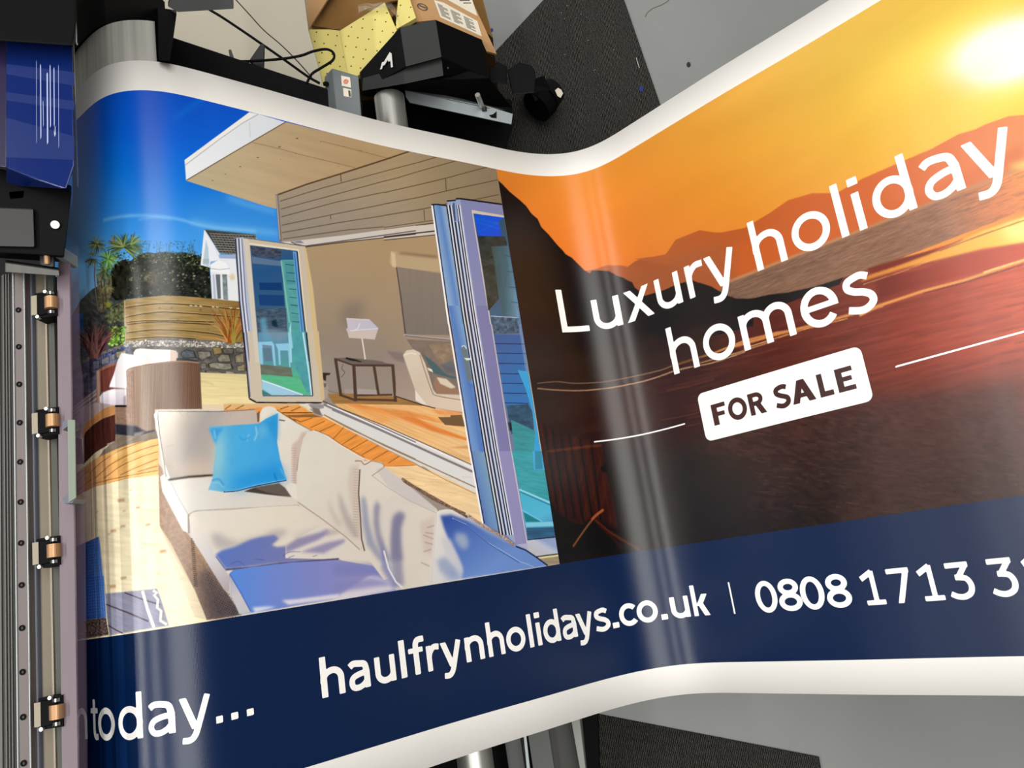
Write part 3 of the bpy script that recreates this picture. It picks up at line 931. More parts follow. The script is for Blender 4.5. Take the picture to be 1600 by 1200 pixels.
# indoor sofa
P('D6', '0,370 150,380 200,470 240,620 360,822 200,770 100,740 100,480 0,465', grad((620, 550), (650, 640), (0, (146, 130, 126)), (1, (170, 152, 140))))
P('D6', '20,365 160,385 170,465 90,440', (122, 110, 112), a=.8, soft=1.5)
P('D6', '190,270 570,290 640,640 640,720 430,720 330,480', noisy((124, 110, 104), .08, 10))
P('D6', '370,310 600,300 620,480 560,500 470,480', noisy((142, 124, 106), .15, 5, 5, .5), soft=1)
P('D6', '320,390 430,470 520,560 620,590 580,600 420,555', (68, 98, 106), soft=.8)
P('D6', '470,480 560,440 600,480 610,560 520,550', (84, 96, 110), a=.7, soft=2)
P('D6', '430,590 480,590 560,640 620,690 625,725 450,725 410,640', (150, 118, 98), soft=.8)
P('D6', '440,585 520,600 600,670 560,680 470,640', (214, 200, 182), soft=.8)
P('D6', '160,400 190,362 250,355 300,380 345,470 380,580 410,690 440,725 640,735 680,740 690,880 540,860 370,830 260,690 200,520', grad((635, 560), (680, 640), (0, (212, 200, 184)), (.5, (204, 188, 172)), (1, (214, 196, 178))), soft=.5)
Ln('D6', '300,400 350,560 400,700 440,740 660,778', 1.1, (128, 104, 90), smooth=True)
Ln('D6', '165,405 220,385 270,395', 1.2, (236, 228, 214), smooth=True)
P('D6', '360,505 400,520 410,545 375,530', (226, 220, 210))
P('D6', '260,690 370,830 345,825 265,780', (226, 216, 208))
Ln('D6', '100,745 300,810 430,845', 1.6, (52, 38, 34))
# sill
P('C8', '620,590 830,590 870,610 1600,890 1650,925 1650,1120 1600,1090 820,700 740,660', (222, 216, 204))
P('D3', '200,0 420,0 800,140 1250,340 1540,465 1545,520 1575,700 1300,560 800,320 300,60', (218, 216, 212))
P('D3', '290,0 400,0 800,170 1300,410 1570,620 1570,645 1300,520 800,280 400,70', (216, 218, 218))
Ln('D3', '430,-10 800,135 1250,335 1535,463', 1.2, (50, 44, 54))
Ln('D3', '410,-5 800,150 1250,350 1535,485', 2.6, (232, 230, 232))
Ln('D3', '370,0 760,165 1240,385 1540,520', 3.6, (126, 120, 130))
Ln('C8', '820,570 1000,650 1300,780 1600,915', 1.4, (60, 54, 64))
Ln('C8', '860,600 1100,700 1600,930', 2.2, (236, 234, 236))
Ln('C8', '830,600 1100,720 1600,945', 3.2, (128, 122, 132))
Ln('C8', '720,640 1000,780 1600,1055', 1.6, (150, 138, 118))
Ln('D3', '300,45 800,300 1300,530 1575,655', 1.8, (140, 118, 92))
Ln('D3', '290,62 800,345 1300,590 1580,720', 5, (238, 222, 186))
Ln('D3', '300,75 800,365 1080,470', 1.0, (120, 94, 62))
P('C8', '705,598 760,590 830,600 835,630 790,640 820,680 820,705 745,680 735,640', (150, 146, 150))
P('C8', '740,620 800,640 810,690 750,670', (104, 92, 78), a=.7)
Ln('C8', '640,588 740,665', 1.5, (226, 212, 180))
# orange deck strip between sofa and sill
P('C8', '0,600 600,600 740,672 820,708 1600,1110 1620,1130 1340,1120 1250,1090 0,760', noisy((228, 152, 78), .09, 26, 3, -.45, 5))
P('D3', '0,50 300,65 560,200 1085,468 810,480 600,400 0,100', noisy((230, 150, 74), .09, 26, 3, -.45, 5))
for l in ('640,745 740,710', '720,795 840,740', '790,830 930,765', '910,890 1000,790', '985,935 1110,850', '1060,975 1200,895', '1150,1020 1290,940', '1240,1060 1370,985', '1370,1090 1460,1030'):
    Ln('C8', l, 1.1, (150, 84, 34))
Ln('D3', '810,478 1060,468', 1.4, (176, 96, 40))
P('C8', '0,595 620,595 640,612 0,640', (218, 176, 124))
Ln('C8', '480,670 740,668', 1.4, (60, 44, 30))
P('C8', '500,690 740,680 820,706 580,708', (120, 84, 50), a=.8)
P('C8', '470,660 700,640 620,605 500,620', (226, 160, 92))
for l in ('470,640 540,615', '560,655 640,620', '100,640 170,605', '10,640 60,605', '540,700 600,740', '580,720 640,745'):
    Ln('C8', l, 1.3, (124, 78, 40))
# pale boards beyond sofa
P('D3', '800,485 1075,468 1300,570 1570,705 1600,850 1600,940 1500,890 1350,790 1150,700 1000,620 820,500', noisy((236, 206, 160), .07, 30, 3, .25, 5))
P('D4', '0,50 250,45 760,270 820,520 700,460 450,340 200,210 60,90', noisy((236, 206, 160), .07, 30, 3, .25, 5))
Ln('D3', '1085,470 1300,580 1565,705', .9, (140, 104, 70))
for _ in range(22):
    x, y = random.uniform(950, 1500), random.uniform(500, 780)
    if y - 500 < (x - 850) * .62:
        Ln('D3', '%f,%f %f,%f' % (x, y + 40, x + random.uniform(60, 120), y + 46), .8, (204, 166, 116), a=.5)
# ------------- left folding door
P('C7', '90,175 165,168 290,1200 185,1200', (176, 184, 208))
for x, w, c in ((98, 2.2, (44, 44, 62)), (112, 1.4, (214, 220, 236)), (124, 1.6, (40, 40, 60)), (138, 1.6, (220, 226, 240)), (150, 1.2, (90, 98, 130))):
    Ln('C7', '%f,178 %f,700 %f,1200' % (x, x + 34, x + 88), w, c)
    Ln('C8', '%f,0 %f,540' % (x + 68, x + 122), w, c)
P('C8', '165,0 215,0 290,590 215,555', (170, 176, 196), a=.5)
Ln('C8', '165,0 212,550 270,580', 1.6, (28, 26, 44))
P('C7', '160,170 300,185 500,215 672,238 690,330 800,1210 270,1210 200,600', (198, 186, 168))
P('C8', '205,-10 790,-10 832,560 815,585 270,580 225,540', (200, 188, 170))
P('C7', '672,240 686,262 745,600 808,1210 770,1210 700,560', (206, 184, 140))
P('C8', '755,-10 790,-10 835,480 840,560 810,560', (206, 182, 140))
P('C7', '210,212 625,268 720,1210 655,1210 612,290 218,235', (226, 214, 190))
P('C7', '165,172 205,182 300,1210 265,1210', (206, 200, 190), a=.8)
P('C7', '218,232 612,280 700,1210 300,1210', grad((400, 380), (450, 560), (0, (66, 96, 124)), (.25, (44, 84, 134)), (.55, (58, 92, 128)), (.8, (88, 120, 144)), (1, (90, 150, 170))))
P('C8', '285,-10 690,-10 740,525 325,525', grad((410, 520), (430, 620), (0, (98, 140, 170)), (.5, (88, 150, 160)), (.75, (84, 178, 150)), (1, (94, 170, 176))))
P('C7', '222,238 480,270 475,350 235,320', noisy((66, 74, 92), .35, 5, 2, .1, 3))
P('C7', '232,328 480,368 482,408 238,385', (92, 116, 146))
P('C7', '480,355 590,355 660,900 700,1210 560,1210 500,600', noisy(grad((440, 410), (480, 560), (0, (88, 158, 158)), (1, (84, 160, 166))), .06, 8))
P('C7', '505,368 580,365 600,560 520,560', (66, 134, 148), a=.5)
for y in (392, 460, 528, 596, 665, 730, 798, 868):
    Ln('C7', '%f,%f %f,%f' % (512 + (y - 392) * .12, y, 585 + (y - 392) * .12, y + 8), .9, (36, 66, 86))
Ln('C7', '478,360 548,880', 2.2, (126, 186, 176))
P('C7', '295,545 480,545 490,610 300,605', (26, 56, 108), a=.8)
P('C7', '290,645 500,650 505,740 300,735', (30, 62, 116), a=.8)
P('C7', '270,760 520,760 530,960 285,960', noisy((70, 88, 108), .3, 6, 2))
P('C7', '575,285 605,290 695,1210 660,1210', (100, 158, 214))
Ln('C7', '612,285 640,580 705,1200', 1.8, (28, 34, 56))
Ln('C7', '588,300 680,1210', 1.2, (40, 84, 140))
P('C7', '300,840 350,835 370,960 420,1030 330,1030', (96, 160, 190), a=.8, soft=2)
P('C7', '300,940 440,930 530,950 520,1020 440,1030', (120, 146, 166), a=.7, soft=2)
P('C7', '400,860 440,850 450,920 400,905', (20, 44, 56), a=.8, soft=1)
P('C7', '545,930 560,870 568,1210 545,1210', (160, 210, 230))
P('C7', '620,970 660,955 690,1210 640,1210', (120, 196, 226), a=.8)
P('C8', '285,80 400,75 420,100 435,290 420,290 395,130 320,130 330,290 300,250', (140, 196, 226))
P('C8', '430,95 545,90 560,330 548,330 535,150 470,150 475,270 460,270 450,140', (140, 196, 226))
P('C8', '535,0 570,0 575,130 545,140', (150, 206, 226))
P('C8', '320,100 400,110 410,240 340,240', (96, 112, 136), a=.7)
P('C8', '305,265 560,290 575,370 310,350', noisy((104, 112, 100), .12, 14, 3))
P('C8', '312,350 580,372 690,340 735,520 650,520 320,400', noisy((88, 178, 136), .06, 14, 3, .2))
P('C8', '560,0 680,-10 735,500 690,500 600,300', noisy((80, 158, 168), .08, 8))
P('C8', '318,395 460,440 660,522 400,522 322,470', (156, 200, 226))
P('C8', '318,480 400,522 322,522', (70, 120, 124))
Ln('C8', '318,398 660,520', 1.4, (226, 240, 250))
Ln('C8', '660,0 705,300 732,525', 2.4, (196, 226, 244))
Ln('C8', '690,0 722,300 742,528', 1.6, (30, 34, 52))
Ln('C8', '325,528 742,528', 1.8, (90, 96, 116))
Ln('C8', '270,584 815,586', 2.2, (26, 26, 40))
Ln('C8', '215,552 270,582', 2.6, (26, 26, 40))
Ln('C7', '165,172 672,240', 1.4, (60, 54, 50), a=.6)
# ------------- right folding doors
P('D5', '395,212 530,220 600,170 640,165 985,212 1130,1200 560,1210 440,560', (116, 122, 160))
P('D6', '530,-10 1120,-10 1310,1210 720,1210', (116, 122, 160))
P('D4', '720,-78 1320,-78 1468,860 1380,870 1260,800 1080,700 820,520', (116, 122, 160))
DR = ((412, 545, 405, (116, 148, 190)),)


def strip(x0, x1, c, c2=None):
    """door stile running the full height; x at the top view's upper edge and its lower edge"""
    f = lambda x, fr: x
    P('D5', '%f,215 %f,218 %f,1210 %f,1210' % (x0, x1, x1 + SH(x1), x0 + SH(x0)), c)
    P('D6', '%f,-10 %f,-10 %f,1210 %f,1210' % (x0 + SH(x0) - 23, x1 + SH(x1) - 23, x1 + SH(x1) + 170, x0 + SH(x0) + 170), c2 or c)
    P('D4', '%f,-80 %f,-80 %f,620 %f,620' % (x0 + SH(x0) + 148, x1 + SH(x1) + 148, x1 + SH(x1) + 252, x0 + SH(x0) + 252), c2 or c)


def SH(x): return 140 + (x - 400) * .02


def rail(x0, w, c, dy=0):
    Ln('D5', '%f,%f %f,%f %f,1210' % (x0, 218 + dy, x0 + 55, 600, x0 + SH(x0)), w, c)
    Ln('D6', '%f,-10 %f,1212' % (x0 + SH(x0) - 23, x0 + SH(x0) + 176), w, c)
    Ln('D4', '%f,-72 %f,%f' % (x0 + SH(x0) + 176, x0 + SH(x0) + (300 if x0 > 500 else 284), 620 if x0 > 500 else 525), w, c)



P('D5', '412,215 530,222 690,1210 560,1210', grad((690, 400), (718, 395), (0, (134, 168, 208)), (.35, (96, 134, 196)), (.6, (140, 170, 206)), (1, (98, 120, 150))))
P('D6', '540,-10 670,-10 850,1210 730,1210', grad((708, 560), (742, 552), (0, (110, 150, 206)), (.4, (84, 124, 190)), (.75, (120, 160, 206)), (1, (90, 120, 160))))
P('D4', '732,-78 868,-78 985,560 955,590 820,520', grad((742, 760), (775, 752), (0, (90, 116, 172)), (.3, (104, 140, 190)), (.7, (120, 156, 190)), (1, (150, 176, 176))))
P('D6', '700,620 740,640 800,900 850,1210 800,1210 730,760', (80, 122, 190), a=.7, soft=1)
P('D5', '525,185 640,170 790,1210 685,1210', (150, 166, 200))
P('D6', '665,-10 775,-10 975,1210 850,1210', (150, 166, 200))
P('D4', '854,-78 962,-78 1105,700 985,590', (150, 166, 200))
for x, w, c in ((400, 2.4, (246, 246, 250)), (413, 1.4, (18, 20, 40)), (524, 1.8, (16, 16, 28)), (534, 1.3, (240, 240, 246)), (548, 2.2, (30, 26, 30)), (560, 1.4, (224, 228, 240)), (575, 2.2, (26, 26, 46)), (590, 1.6, (206, 220, 244)), (603, 1.8, (14, 16, 34)), (613, 1.2, (240, 240, 250)), (622, 1.6, (30, 30, 56)), (632, 1.4, (236, 236, 246))):
    rail(x, w, c)
P('D5', '570,190 600,190 622,355 592,360', (140, 162, 206))
P('D5', '575,200 588,200 600,350 590,350', (50, 60, 90), a=.8)
P('D5', '636,172 985,215 998,320 735,262 890,1210 790,1210', (132, 136, 182))
P('D6', '768,-10 885,-10 1065,1210 965,1210', (124, 124, 172))
P('D4', '960,-78 1072,-78 1198,700 1195,770 1100,705', (146, 142, 186))
Ln('D5', '735,262 890,1210', 1.4, (214, 206, 196))
Ln('D6', '872,-10 1062,1210', 1.4, (206, 200, 196))
Ln('D4', '1062,-78 1195,690', 1.4, (206, 204, 214))
P('D5', '730,258 1000,305 1000,325 745,288', (206, 196, 180))
Ln('D5', '395,215 440,212 520,222', 2.2, (22, 22, 34))
Ln('D5', '525,185 600,178', 2.2, (22, 22, 34))
Ln('D5', '600,166 640,165 985,212', 2.4, (22, 22, 34))
# glass of the right door
P('D5', '750,288 1002,325 1140,1210 895,1210', grad((745, 340), (790, 500), (0, (44, 56, 60)), (.4, (50, 62, 66)), (.7, (66, 92, 108)), (1, (62, 102, 140))))
P('D5', '750,290 1002,322 1010,480 785,475', grad((745, 335), (790, 370), (0, (6, 88, 214)), (.7, (0, 78, 224)), (1, (10, 70, 190))))
for l in ('760,330 980,380', '780,360 980,420', '790,440 960,360'):
    Ln('D5', l, 2, (60, 130, 220), a=.35, soft=1)
P('D5', '955,350 1003,330 1040,560 1000,540', (50, 84, 110))
P('D5', '790,480 1010,480 1030,560 900,580 960,1000 870,1100', noisy((50, 56, 54), .4, 12, 8, 0, 4))
P('D5', '895,565 1035,555 1130,1150 990,1150 940,800', noisy(grad((770, 400), (810, 400), (0, (62, 84, 88)), (.5, (64, 100, 116)), (1, (108, 150, 178))), .06, 6, 20))
for y in (640, 770, 900, 1025, 1155):
    Ln('D5', '%f,%f %f,%f' % (1010 + (y - 640) * .12, y, 1060 + (y - 640) * .14, y + 6), 1.0, (50, 76, 96))
P('D6', '890,75 1125,90 1130,220 915,230', noisy((70, 96, 120), .45, 4, 4, 0, 6))
Ln('D6', '890,76 1125,90', 1.1, (176, 200, 220))
P('D6', '915,228 1140,230 1225,800 1225,870 1020,850', grad((775, 530), (820, 640), (0, (62, 96, 156)), (.5, (56, 110, 176)), (1, (60, 120, 186))))
for y in (305, 385, 470, 555, 635, 718, 800):
    Ln('D6', '%f,%f %f,%f' % (925 + (y - 305) * .17, y, 1180 + (y - 305) * .05, y + 4), 1.2, (22, 40, 84))
P('D6', '1100,20 1130,10 1215,540 1180,540', (110, 150, 190), a=.5)
P('D6', '1020,820 1200,810 1245,880 1250,1060 1060,1060', noisy((52, 84, 112), .25, 8, 5))
P('D6', '1035,960 1070,970 1085,1020 1050,1035', (24, 40, 54), soft=1)
P('D6', '1060,940 1255,1030 1310,1230 1090,1230', noisy(grad((800, 660), (835, 700), (0, (60, 140, 146)), (1, (60, 150, 160))), .1, 14, 2, .2))
P('D4', '1065,-78 1320,-78 1385,340 1130,240', noisy((60, 158, 170), .1, 14, 2, .2))
P('D4', '1125,235 1385,345 1425,640 1200,660', grad((815, 765), (850, 840), (0, (70, 178, 206)), (.6, (90, 186, 222)), (1, (70, 130, 176))))
P('D4', '1165,430 1310,510 1180,512', (40, 128, 140))
Ln('D4', '1128,240 1385,350', 2.6, (150, 216, 236))
Ln('D4', '1135,260 1390,372', 1.4, (46, 110, 140))
Ln('D4', '1150,410 1320,508', 1.4, (120, 200, 226))
P('D4', '1180,520 1418,508 1422,545 1185,552', (130, 204, 230))
P('D4', '1188,560 1424,556 1428,640 1198,662', noisy((56, 96, 130), .2, 20, 2))
Ln('D4', '1198,663 1428,640', 2.0, (18, 24, 40))
P('D6', '1115,525 1200,540 1312,1215 1250,1215 1262,1060 1235,860 1180,680', (62, 164, 220))
P('D4', '1238,-78 1322,-78 1340,80 1250,82', (70, 172, 224))
P('D4', '1258,-78 1312,-78 1325,72 1262,75', (52, 140, 170))
P('D4', '1195,665 1432,642 1450,780 1260,802 1195,770', grad((860, 850), (850, 868), (0, (150, 166, 206)), (.4, (190, 196, 214)), (1, (190, 190, 200))))
P('D4', '1100,700 1195,690 1200,770 1262,800 1150,745', (178, 176, 206))
Ln('D4', '1262,803 1452,778', 1.8, (40, 34, 40))
P('D4', '1265,806 1455,782 1470,860 1355,880', noisy((156, 142, 116), .1, 20, 2))
Ln('D4', '1275,815 1456,790', 2.6, (226, 214, 160))
P('D6', '640,330 665,318 690,345 735,600 722,625 698,618', (104, 120, 130))
Ln('D6', '648,335 658,325 672,325 690,350', 1.4, (210, 220, 236), smooth=True)
P('D6', '668,425 722,428 728,440 690,446', (226, 230, 226))
P('D6', '690,620 740,650 745,680 700,650', (70, 110, 190), a=.6, soft=1)
# ------------- garden sofa
W1 = '98,220 150,200 190,700 420,1040 800,1560 760,1750 540,1260 500,1130 110,1130'
P('D2', '95,-300 130,-250 190,0 330,270 420,400 640,745 790,965 500,1010 400,760 200,370 108,225', noisy(grad((250, 800), (360, 960), (0, (176, 146, 124)), (.5, (158, 130, 108)), (.8, (128, 108, 96)), (1, (100, 88, 86))), .14, 3, 3, .2, 8))
for k in range(78):
    y = -100 + k * 14
    xl = 105 if y < 230 else 108 + (y - 230) * .385
    xr = 165 + max(0, y + 60) * .57
    Ln('D2', '%f,%f %f,%f' % (xl, y, xr, y + (xr - xl) * .22), .55, (98, 76, 66), a=.55)
for k in range(22):
    x = 120 + k * 22
    Ln('D2', '%f,%f %f,%f' % (x, max(-150, (x - 190) * 1.6), x + 250, max(-150, (x - 190) * 1.6) + 650), .5, (196, 168, 146), a=.3)
for k in range(24):
    y = 330 + k * 17
    Ln('D2', '%f,%f %f,%f' % (365 + k * 1.2, y, 395 + k * 1.2, y + 8), 1.4, (44, 34, 34), a=.85)
P('D2', '420,640 500,560 560,640 650,760 780,965 560,1000 480,850', (60, 56, 70), a=.5, soft=5)
for i in range(16):
    for j in range(14):
        x, y = 490 + i * 16 + j * 8, 600 + j * 26 + i * 9
        if y > 560 + (x - 480) * .3 and y < 1000 and x < 560 + (y - 560) * .55:
            T.dots([(x / 5.3333 + 230, y / 5.3333 + 780)], .9, (24, 22, 36), a=.7)
# seat cushions
P('D1', '112,670 160,640 180,680 540,680 1150,740 1290,880 1270,905 740,930 350,985 345,1135 305,1120 130,790', noisy(grad((260, 760), (470, 790), (0, (222, 218, 214)), (.5, (212, 208, 202)), (1, (214, 204, 194))), .012, 20))
P('D1', '112,670 150,640 205,720 350,985 345,1140 300,1115 130,790', (228, 224, 222))
Ln('D1', '200,712 260,840 345,985', 1.2, (176, 170, 168))
Ln('D1', '345,985 400,955 560,945 760,935 1270,908', 1.6, (168, 158, 150), soft=.6)
Ln('D1', '348,985 350,1140', 2.4, (132, 122, 120), soft=.6)
P('D2', '352,150 380,115 470,100 700,95 960,68 1250,55 1400,130 1600,275 2100,560 2100,640 1600,505 1000,540 705,600 690,775 640,750 375,320', noisy(grad((300, 810), (520, 860), (0, (220, 214, 206)), (.5, (220, 212, 198)), (1, (216, 206, 194))), .012, 20))
P('D2', '352,150 380,120 420,180 520,360 590,520 655,600 690,640 690,775 650,765 600,690 380,330', grad((300, 810), (350, 920), (0, (226, 218, 206)), (.6, (206, 202, 206)), (1, (176, 166, 170))), soft=.5)
P('D2', '530,290 600,285 680,330 760,360 850,330 960,310 1030,270 1120,250 1180,270 1080,350 960,380 740,400 620,430 560,400', (150, 144, 150), a=.55, soft=4)
P('D2', '570,465 620,430 740,395 860,340 940,318 1060,300 1100,330 1040,385 1080,400 1200,390 1290,350 1400,320 1500,310 1380,380 1290,450 1420,455 1600,380 1620,400 1620,505 1000,545 740,578 655,585 600,510', grad((340, 860), (520, 880), (0, (92, 116, 186)), (.5, (112, 120, 176)), (1, (140, 132, 162))), soft=1.6)
P('D2', '1180,310 1400,250 1550,260 1300,350', (170, 160, 166), a=.5, soft=5)
P('D3', '-20,1120 100,1060 300,960 380,980 480,1080 560,1150 700,1260 -20,1240', (216, 208, 200))
P('D3', '-20,1140 80,1075 250,1030 330,1000 350,1030 250,1090 150,1130 -20,1200', (120, 116, 160), a=.75, soft=2)
P('D3', '100,1190 330,1110 480,1080 470,1110 300,1200', (126, 122, 166), a=.75, soft=2)
P('D3', '300,1000 420,1000 440,1030 330,1060', (172, 162, 164), a=.6, soft=2)
for l in ('700,540 760,520 820,560', '900,500 980,510', '1130,480 1180,445 1280,440', '1180,490 1230,470', '1380,480 1420,470'):
    Ln('D2', l, 1.0, (74, 84, 140), a=.7, smooth=True)
P('D2', '300,100 350,200 470,420 480,520 400,330', (232, 226, 216), a=.0)
Ln('D2', '575,480 655,590', 1.2, (70, 84, 140))
Ln('D2', '655,590 860,572 1100,540 1600,500', 2.6, (70, 66, 96), soft=.6)
P('D2', '685,622 720,592 870,568 1200,530 1600,508 2100,600 2130,900 1600,830 1000,930 870,950 770,960 705,810', grad((370, 900), (560, 900), (0, (92, 136, 214)), (.25, (108, 134, 206)), (.6, (124, 134, 196)), (1, (140, 140, 190))))
P('D2', '685,622 700,640 870,945 770,960 705,810', grad((362, 900), (385, 960), (0, (168, 170, 190)), (.5, (196, 192, 198)), (1, (190, 190, 196))))
Ln('D2', '690,628 780,780 865,940', 1.4, (60, 90, 170))
P('D2', '1120,845 1250,835 1600,790 1600,830 1180,882', (214, 210, 222), soft=1.5)
P('D2', '880,905 1000,895 1080,900 900,950', (206, 212, 232), soft=1.5)
P('D4', '-120,960 -30,950 150,1040 160,1060 0,1095 -420,1180 -420,1150', (210, 204, 214), soft=2)
P('D4', '-420,860 -100,860 -10,900 60,980 20,1000 -100,960 -420,960', (120, 124, 184), a=.7, soft=3)
P('D4', '-420,1020 -100,980 20,1010 90,1040 -60,1050 -420,1100', (132, 132, 186), a=.8, soft=3)
# back cushions
P('D1', '60,150 75,125 110,108 180,115 300,122 600,120 800,112 900,106 915,150 930,235 700,240 560,250 600,400 570,640 420,660 200,700 160,680 140,560 90,280', noisy(grad((245, 650), (345, 700), (0, (238, 232, 222)), (.2, (226, 216, 204)), (.42, (190, 180, 170)), (.62, (166, 162, 160)), (1, (190, 176, 166))), .012, 20), soft=.4)
P('D1', '200,180 500,170 560,300 560,560 400,600 260,480', (164, 158, 154), a=.45, soft=12)
P('D1', '200,560 400,520 560,560 560,650 220,690', (214, 188, 170), a=.5, soft=8)
P('D1', '620,150 900,120 925,220 700,235', (190, 176, 168), a=.5, soft=4)
P('D1', '60,150 90,115 105,300 150,560 200,700 160,680 130,560 85,290', (246, 242, 236))
Ln('D1', '900,108 800,115 600,126 300,125 95,122 92,180 110,330 140,520 155,640 165,670', 1.0, (96, 88, 88))
for l in ('270,125 300,170', '430,125 440,180', '560,128 555,180', '700,122 690,170', '165,420 230,400', '150,560 230,600', '330,130 350,175', '200,640 260,610'):
    Ln('D1', l, 1.3, (176, 164, 156), a=.7, soft=.6)
Ln('D1', '180,695 350,670 560,655 560,680', 3, (46, 38, 36), soft=.8)
P('D1', '915,140 940,120 935,210 920,215', (110, 92, 82))
P('D1', '940,220 942,140 965,95 1010,80 1060,90 1130,150 1250,220 1375,285 1330,310 1280,420 1255,560 1245,735 1180,715 1120,560 1085,420 1090,200', noisy(grad((410, 650), (470, 740), (0, (224, 220, 210)), (1, (216, 208, 200))), .012, 20), soft=.4)
P('D1', '1210,400 1260,360 1290,300 1350,290 1290,410 1258,560 1248,735 1215,725', (186, 160, 148), a=.6, soft=1.5)
Ln('D1', '1360,288 1300,400 1265,520 1255,620', 2.8, (140, 108, 98), soft=.4)
Ln('D1', '1100,195 1150,203', 2.0, (96, 96, 110))
for k in range(16):
    Ln('D1', '%f,%f %f,%f' % (1200, 430 + k * 19, 1248, 436 + k * 19), 1.0, (168, 140, 130), a=.5, soft=.3)
Ln('D1', '1080,110 1250,220 1380,288', 1.0, (112, 92, 70))
P('D1', '1165,740 1200,715 1250,735 1255,830 1290,890 1210,840 1170,790', (222, 216, 206))
P('D3', '78,770 74,560 90,400 130,240 165,185 210,178 270,195 340,225 440,300 620,405 640,420 605,480 585,600 595,760 600,900 610,1080 640,1200 560,1140 480,1060 300,930', noisy(grad((465, 720), (560, 800), (0, (216, 212, 202)), (.5, (216, 210, 200)), (1, (212, 202, 192))), .012, 20), soft=.4)
Ln('D3', '80,770 300,925 480,1060 600,1170', 1.3, (160, 134, 120), soft=.3)
Ln('D3', '210,180 280,196 440,300 620,405 720,440', 1.2, (236, 232, 224))
Ln('D3', '225,172 340,220 440,290 640,400', .9, (120, 92, 60))
P('D3', '420,680 460,760 500,860 560,960 600,1080 540,1060 470,940 430,820', (150, 140, 142), a=.5, soft=3)
P('D3', '330,740 390,860 450,960 420,980 350,860', (176, 166, 160), a=.5, soft=3)
P('D3', '520,480 590,460 600,900 600,1050 560,1000 520,760 500,600', (196, 180, 168), a=.55, soft=2.5)
for k in range(26):
    Ln('D3', '%f,%f %f,%f' % (545, 500 + k * 22, 592, 504 + k * 22), 1.0, (158, 140, 132), a=.5, soft=.3)
P('D3', '585,600 595,480 610,440 660,428 780,440 800,480 900,545 1010,640 1240,830 1255,860 1245,1000 1220,1100 1215,1400 800,1420 680,1260 640,1150 605,900', noisy(grad((560, 760), (690, 860), (0, (218, 212, 202)), (.5, (216, 208, 198)), (1, (214, 206, 196))), .012, 20), soft=.4)
P('D4', '-20,380 50,300 200,280 440,405 430,600 400,760 385,1025 100,1080 20,960 -20,800', noisy(grad((600, 800), (680, 860), (0, (212, 206, 198)), (.5, (216, 208, 198)), (1, (214, 206, 196))), .012, 20), soft=.4)
P('D3', '735,500 800,480 1000,620 1240,830 1220,850 1000,760 830,640', (196, 192, 192), a=.7, soft=1)
Ln('D3', '700,550 830,650 1000,755 1240,865', 1.0, (176, 172, 170))
Ln('D3', '560,430 610,432 640,460 700,428', 1.6, (150, 120, 110), smooth=True)
Ln('D3', '700,430 780,450 800,480 700,555', 1.2, (160, 140, 132), smooth=True)
Ln('D3', '600,500 590,700 605,900 615,1080 640,1180', 2.0, (96, 74, 70), soft=.4)
P('D3', '610,740 640,720 660,800 680,960 720,1100 800,1260 760,1260 660,1130 625,960', (110, 120, 158), a=.6, soft=3)
P('D3', '740,760 770,800 760,900 770,1020 800,1120 860,1260 800,1260 740,1100 715,960 715,820', (104, 108, 144), a=.65, soft=3.2)
P('D3', '880,880 940,860 980,880 940,980 940,1080 960,1260 860,1260 860,1100 870,960', (116, 116, 148), a=.7, soft=3.5)
P('D4', '70,500 130,420 170,450 140,560 140,700 150,820 170,1040 90,1060 60,850 60,640', (118, 118, 152), a=.65, soft=3.5)
P('D4', '-20,640 20,800 70,940 120,1030 80,1070 -20,900', (116, 122, 176), a=.75, soft=3)
Ln('D4', '0,750 40,900 100,1010 155,1060', 2.4, (236, 232, 228), soft=.6)
P('D4', '300,520 420,460 415,640 400,800 340,760 310,640', (196, 178, 168), a=.5, soft=3)
for l in ('330,620 415,655', '345,600 415,610', '360,560 420,540', '340,680 410,700', '330,760 395,740', '310,850 380,880'):
    Ln('D4', l, 1.6, (150, 124, 118), a=.6, soft=.5)
P('D4', '436,440 460,415 520,405 620,415 700,450 900,590 1080,690 1180,745 1260,800 1370,872 640,985 385,1025 395,900 415,640', grad((690, 800), (830, 880), (0, (220, 216, 212)), (.3, (210, 208, 208)), (.7, (120, 150, 210)), (1, (112, 146, 206))), soft=.4)
P('D4', '470,460 560,450 700,500 900,600 1180,745 1365,872 650,985 660,900 610,790 540,660 500,560', grad((700, 810), (760, 890), (0, (56, 86, 160)), (.35, (78, 110, 182)), (1, (108, 140, 202))), soft=2.4)
P('D4', '600,600 680,610 710,680 690,740 640,730 590,660', (160, 172, 196), a=.9, soft=4)
P('D4', '440,830 520,800 600,900 630,980 560,990 470,930', (120, 140, 184), a=.6, soft=4)
P('D4', '470,640 560,660 640,860 660,960 600,880 520,780', (196, 196, 204), a=.8, soft=3)
Ln('D4', '570,480 680,530 860,680 1000,760 1130,840 1250,885', 1.3, (150, 176, 222))
Ln('D4', '580,488 690,540 870,690 1000,772 1130,850', 1.0, (50, 72, 136))
P('D4', '620,420 700,450 900,590 1080,690 1010,680 850,600 700,500', (150, 160, 186), a=.6, soft=2)
Ln('D4', '440,440 425,640 395,1020', 1.2, (206, 200, 196))
for l, c in (('D3|960,590 1000,620 1070,660 1200,740 1380,830 1500,900', (112, 92, 78)), ('D4|150,150 250,215 400,300 560,390 680,445', (120, 98, 84)), ('D4|700,455 850,560 1000,640 1090,710', (168, 142, 128))):
    fr, p = l.split('|')[0], l.split('|')[1]
    Ln(fr, p, 4.0, noisy(c, .5, 1.5, 1.5))
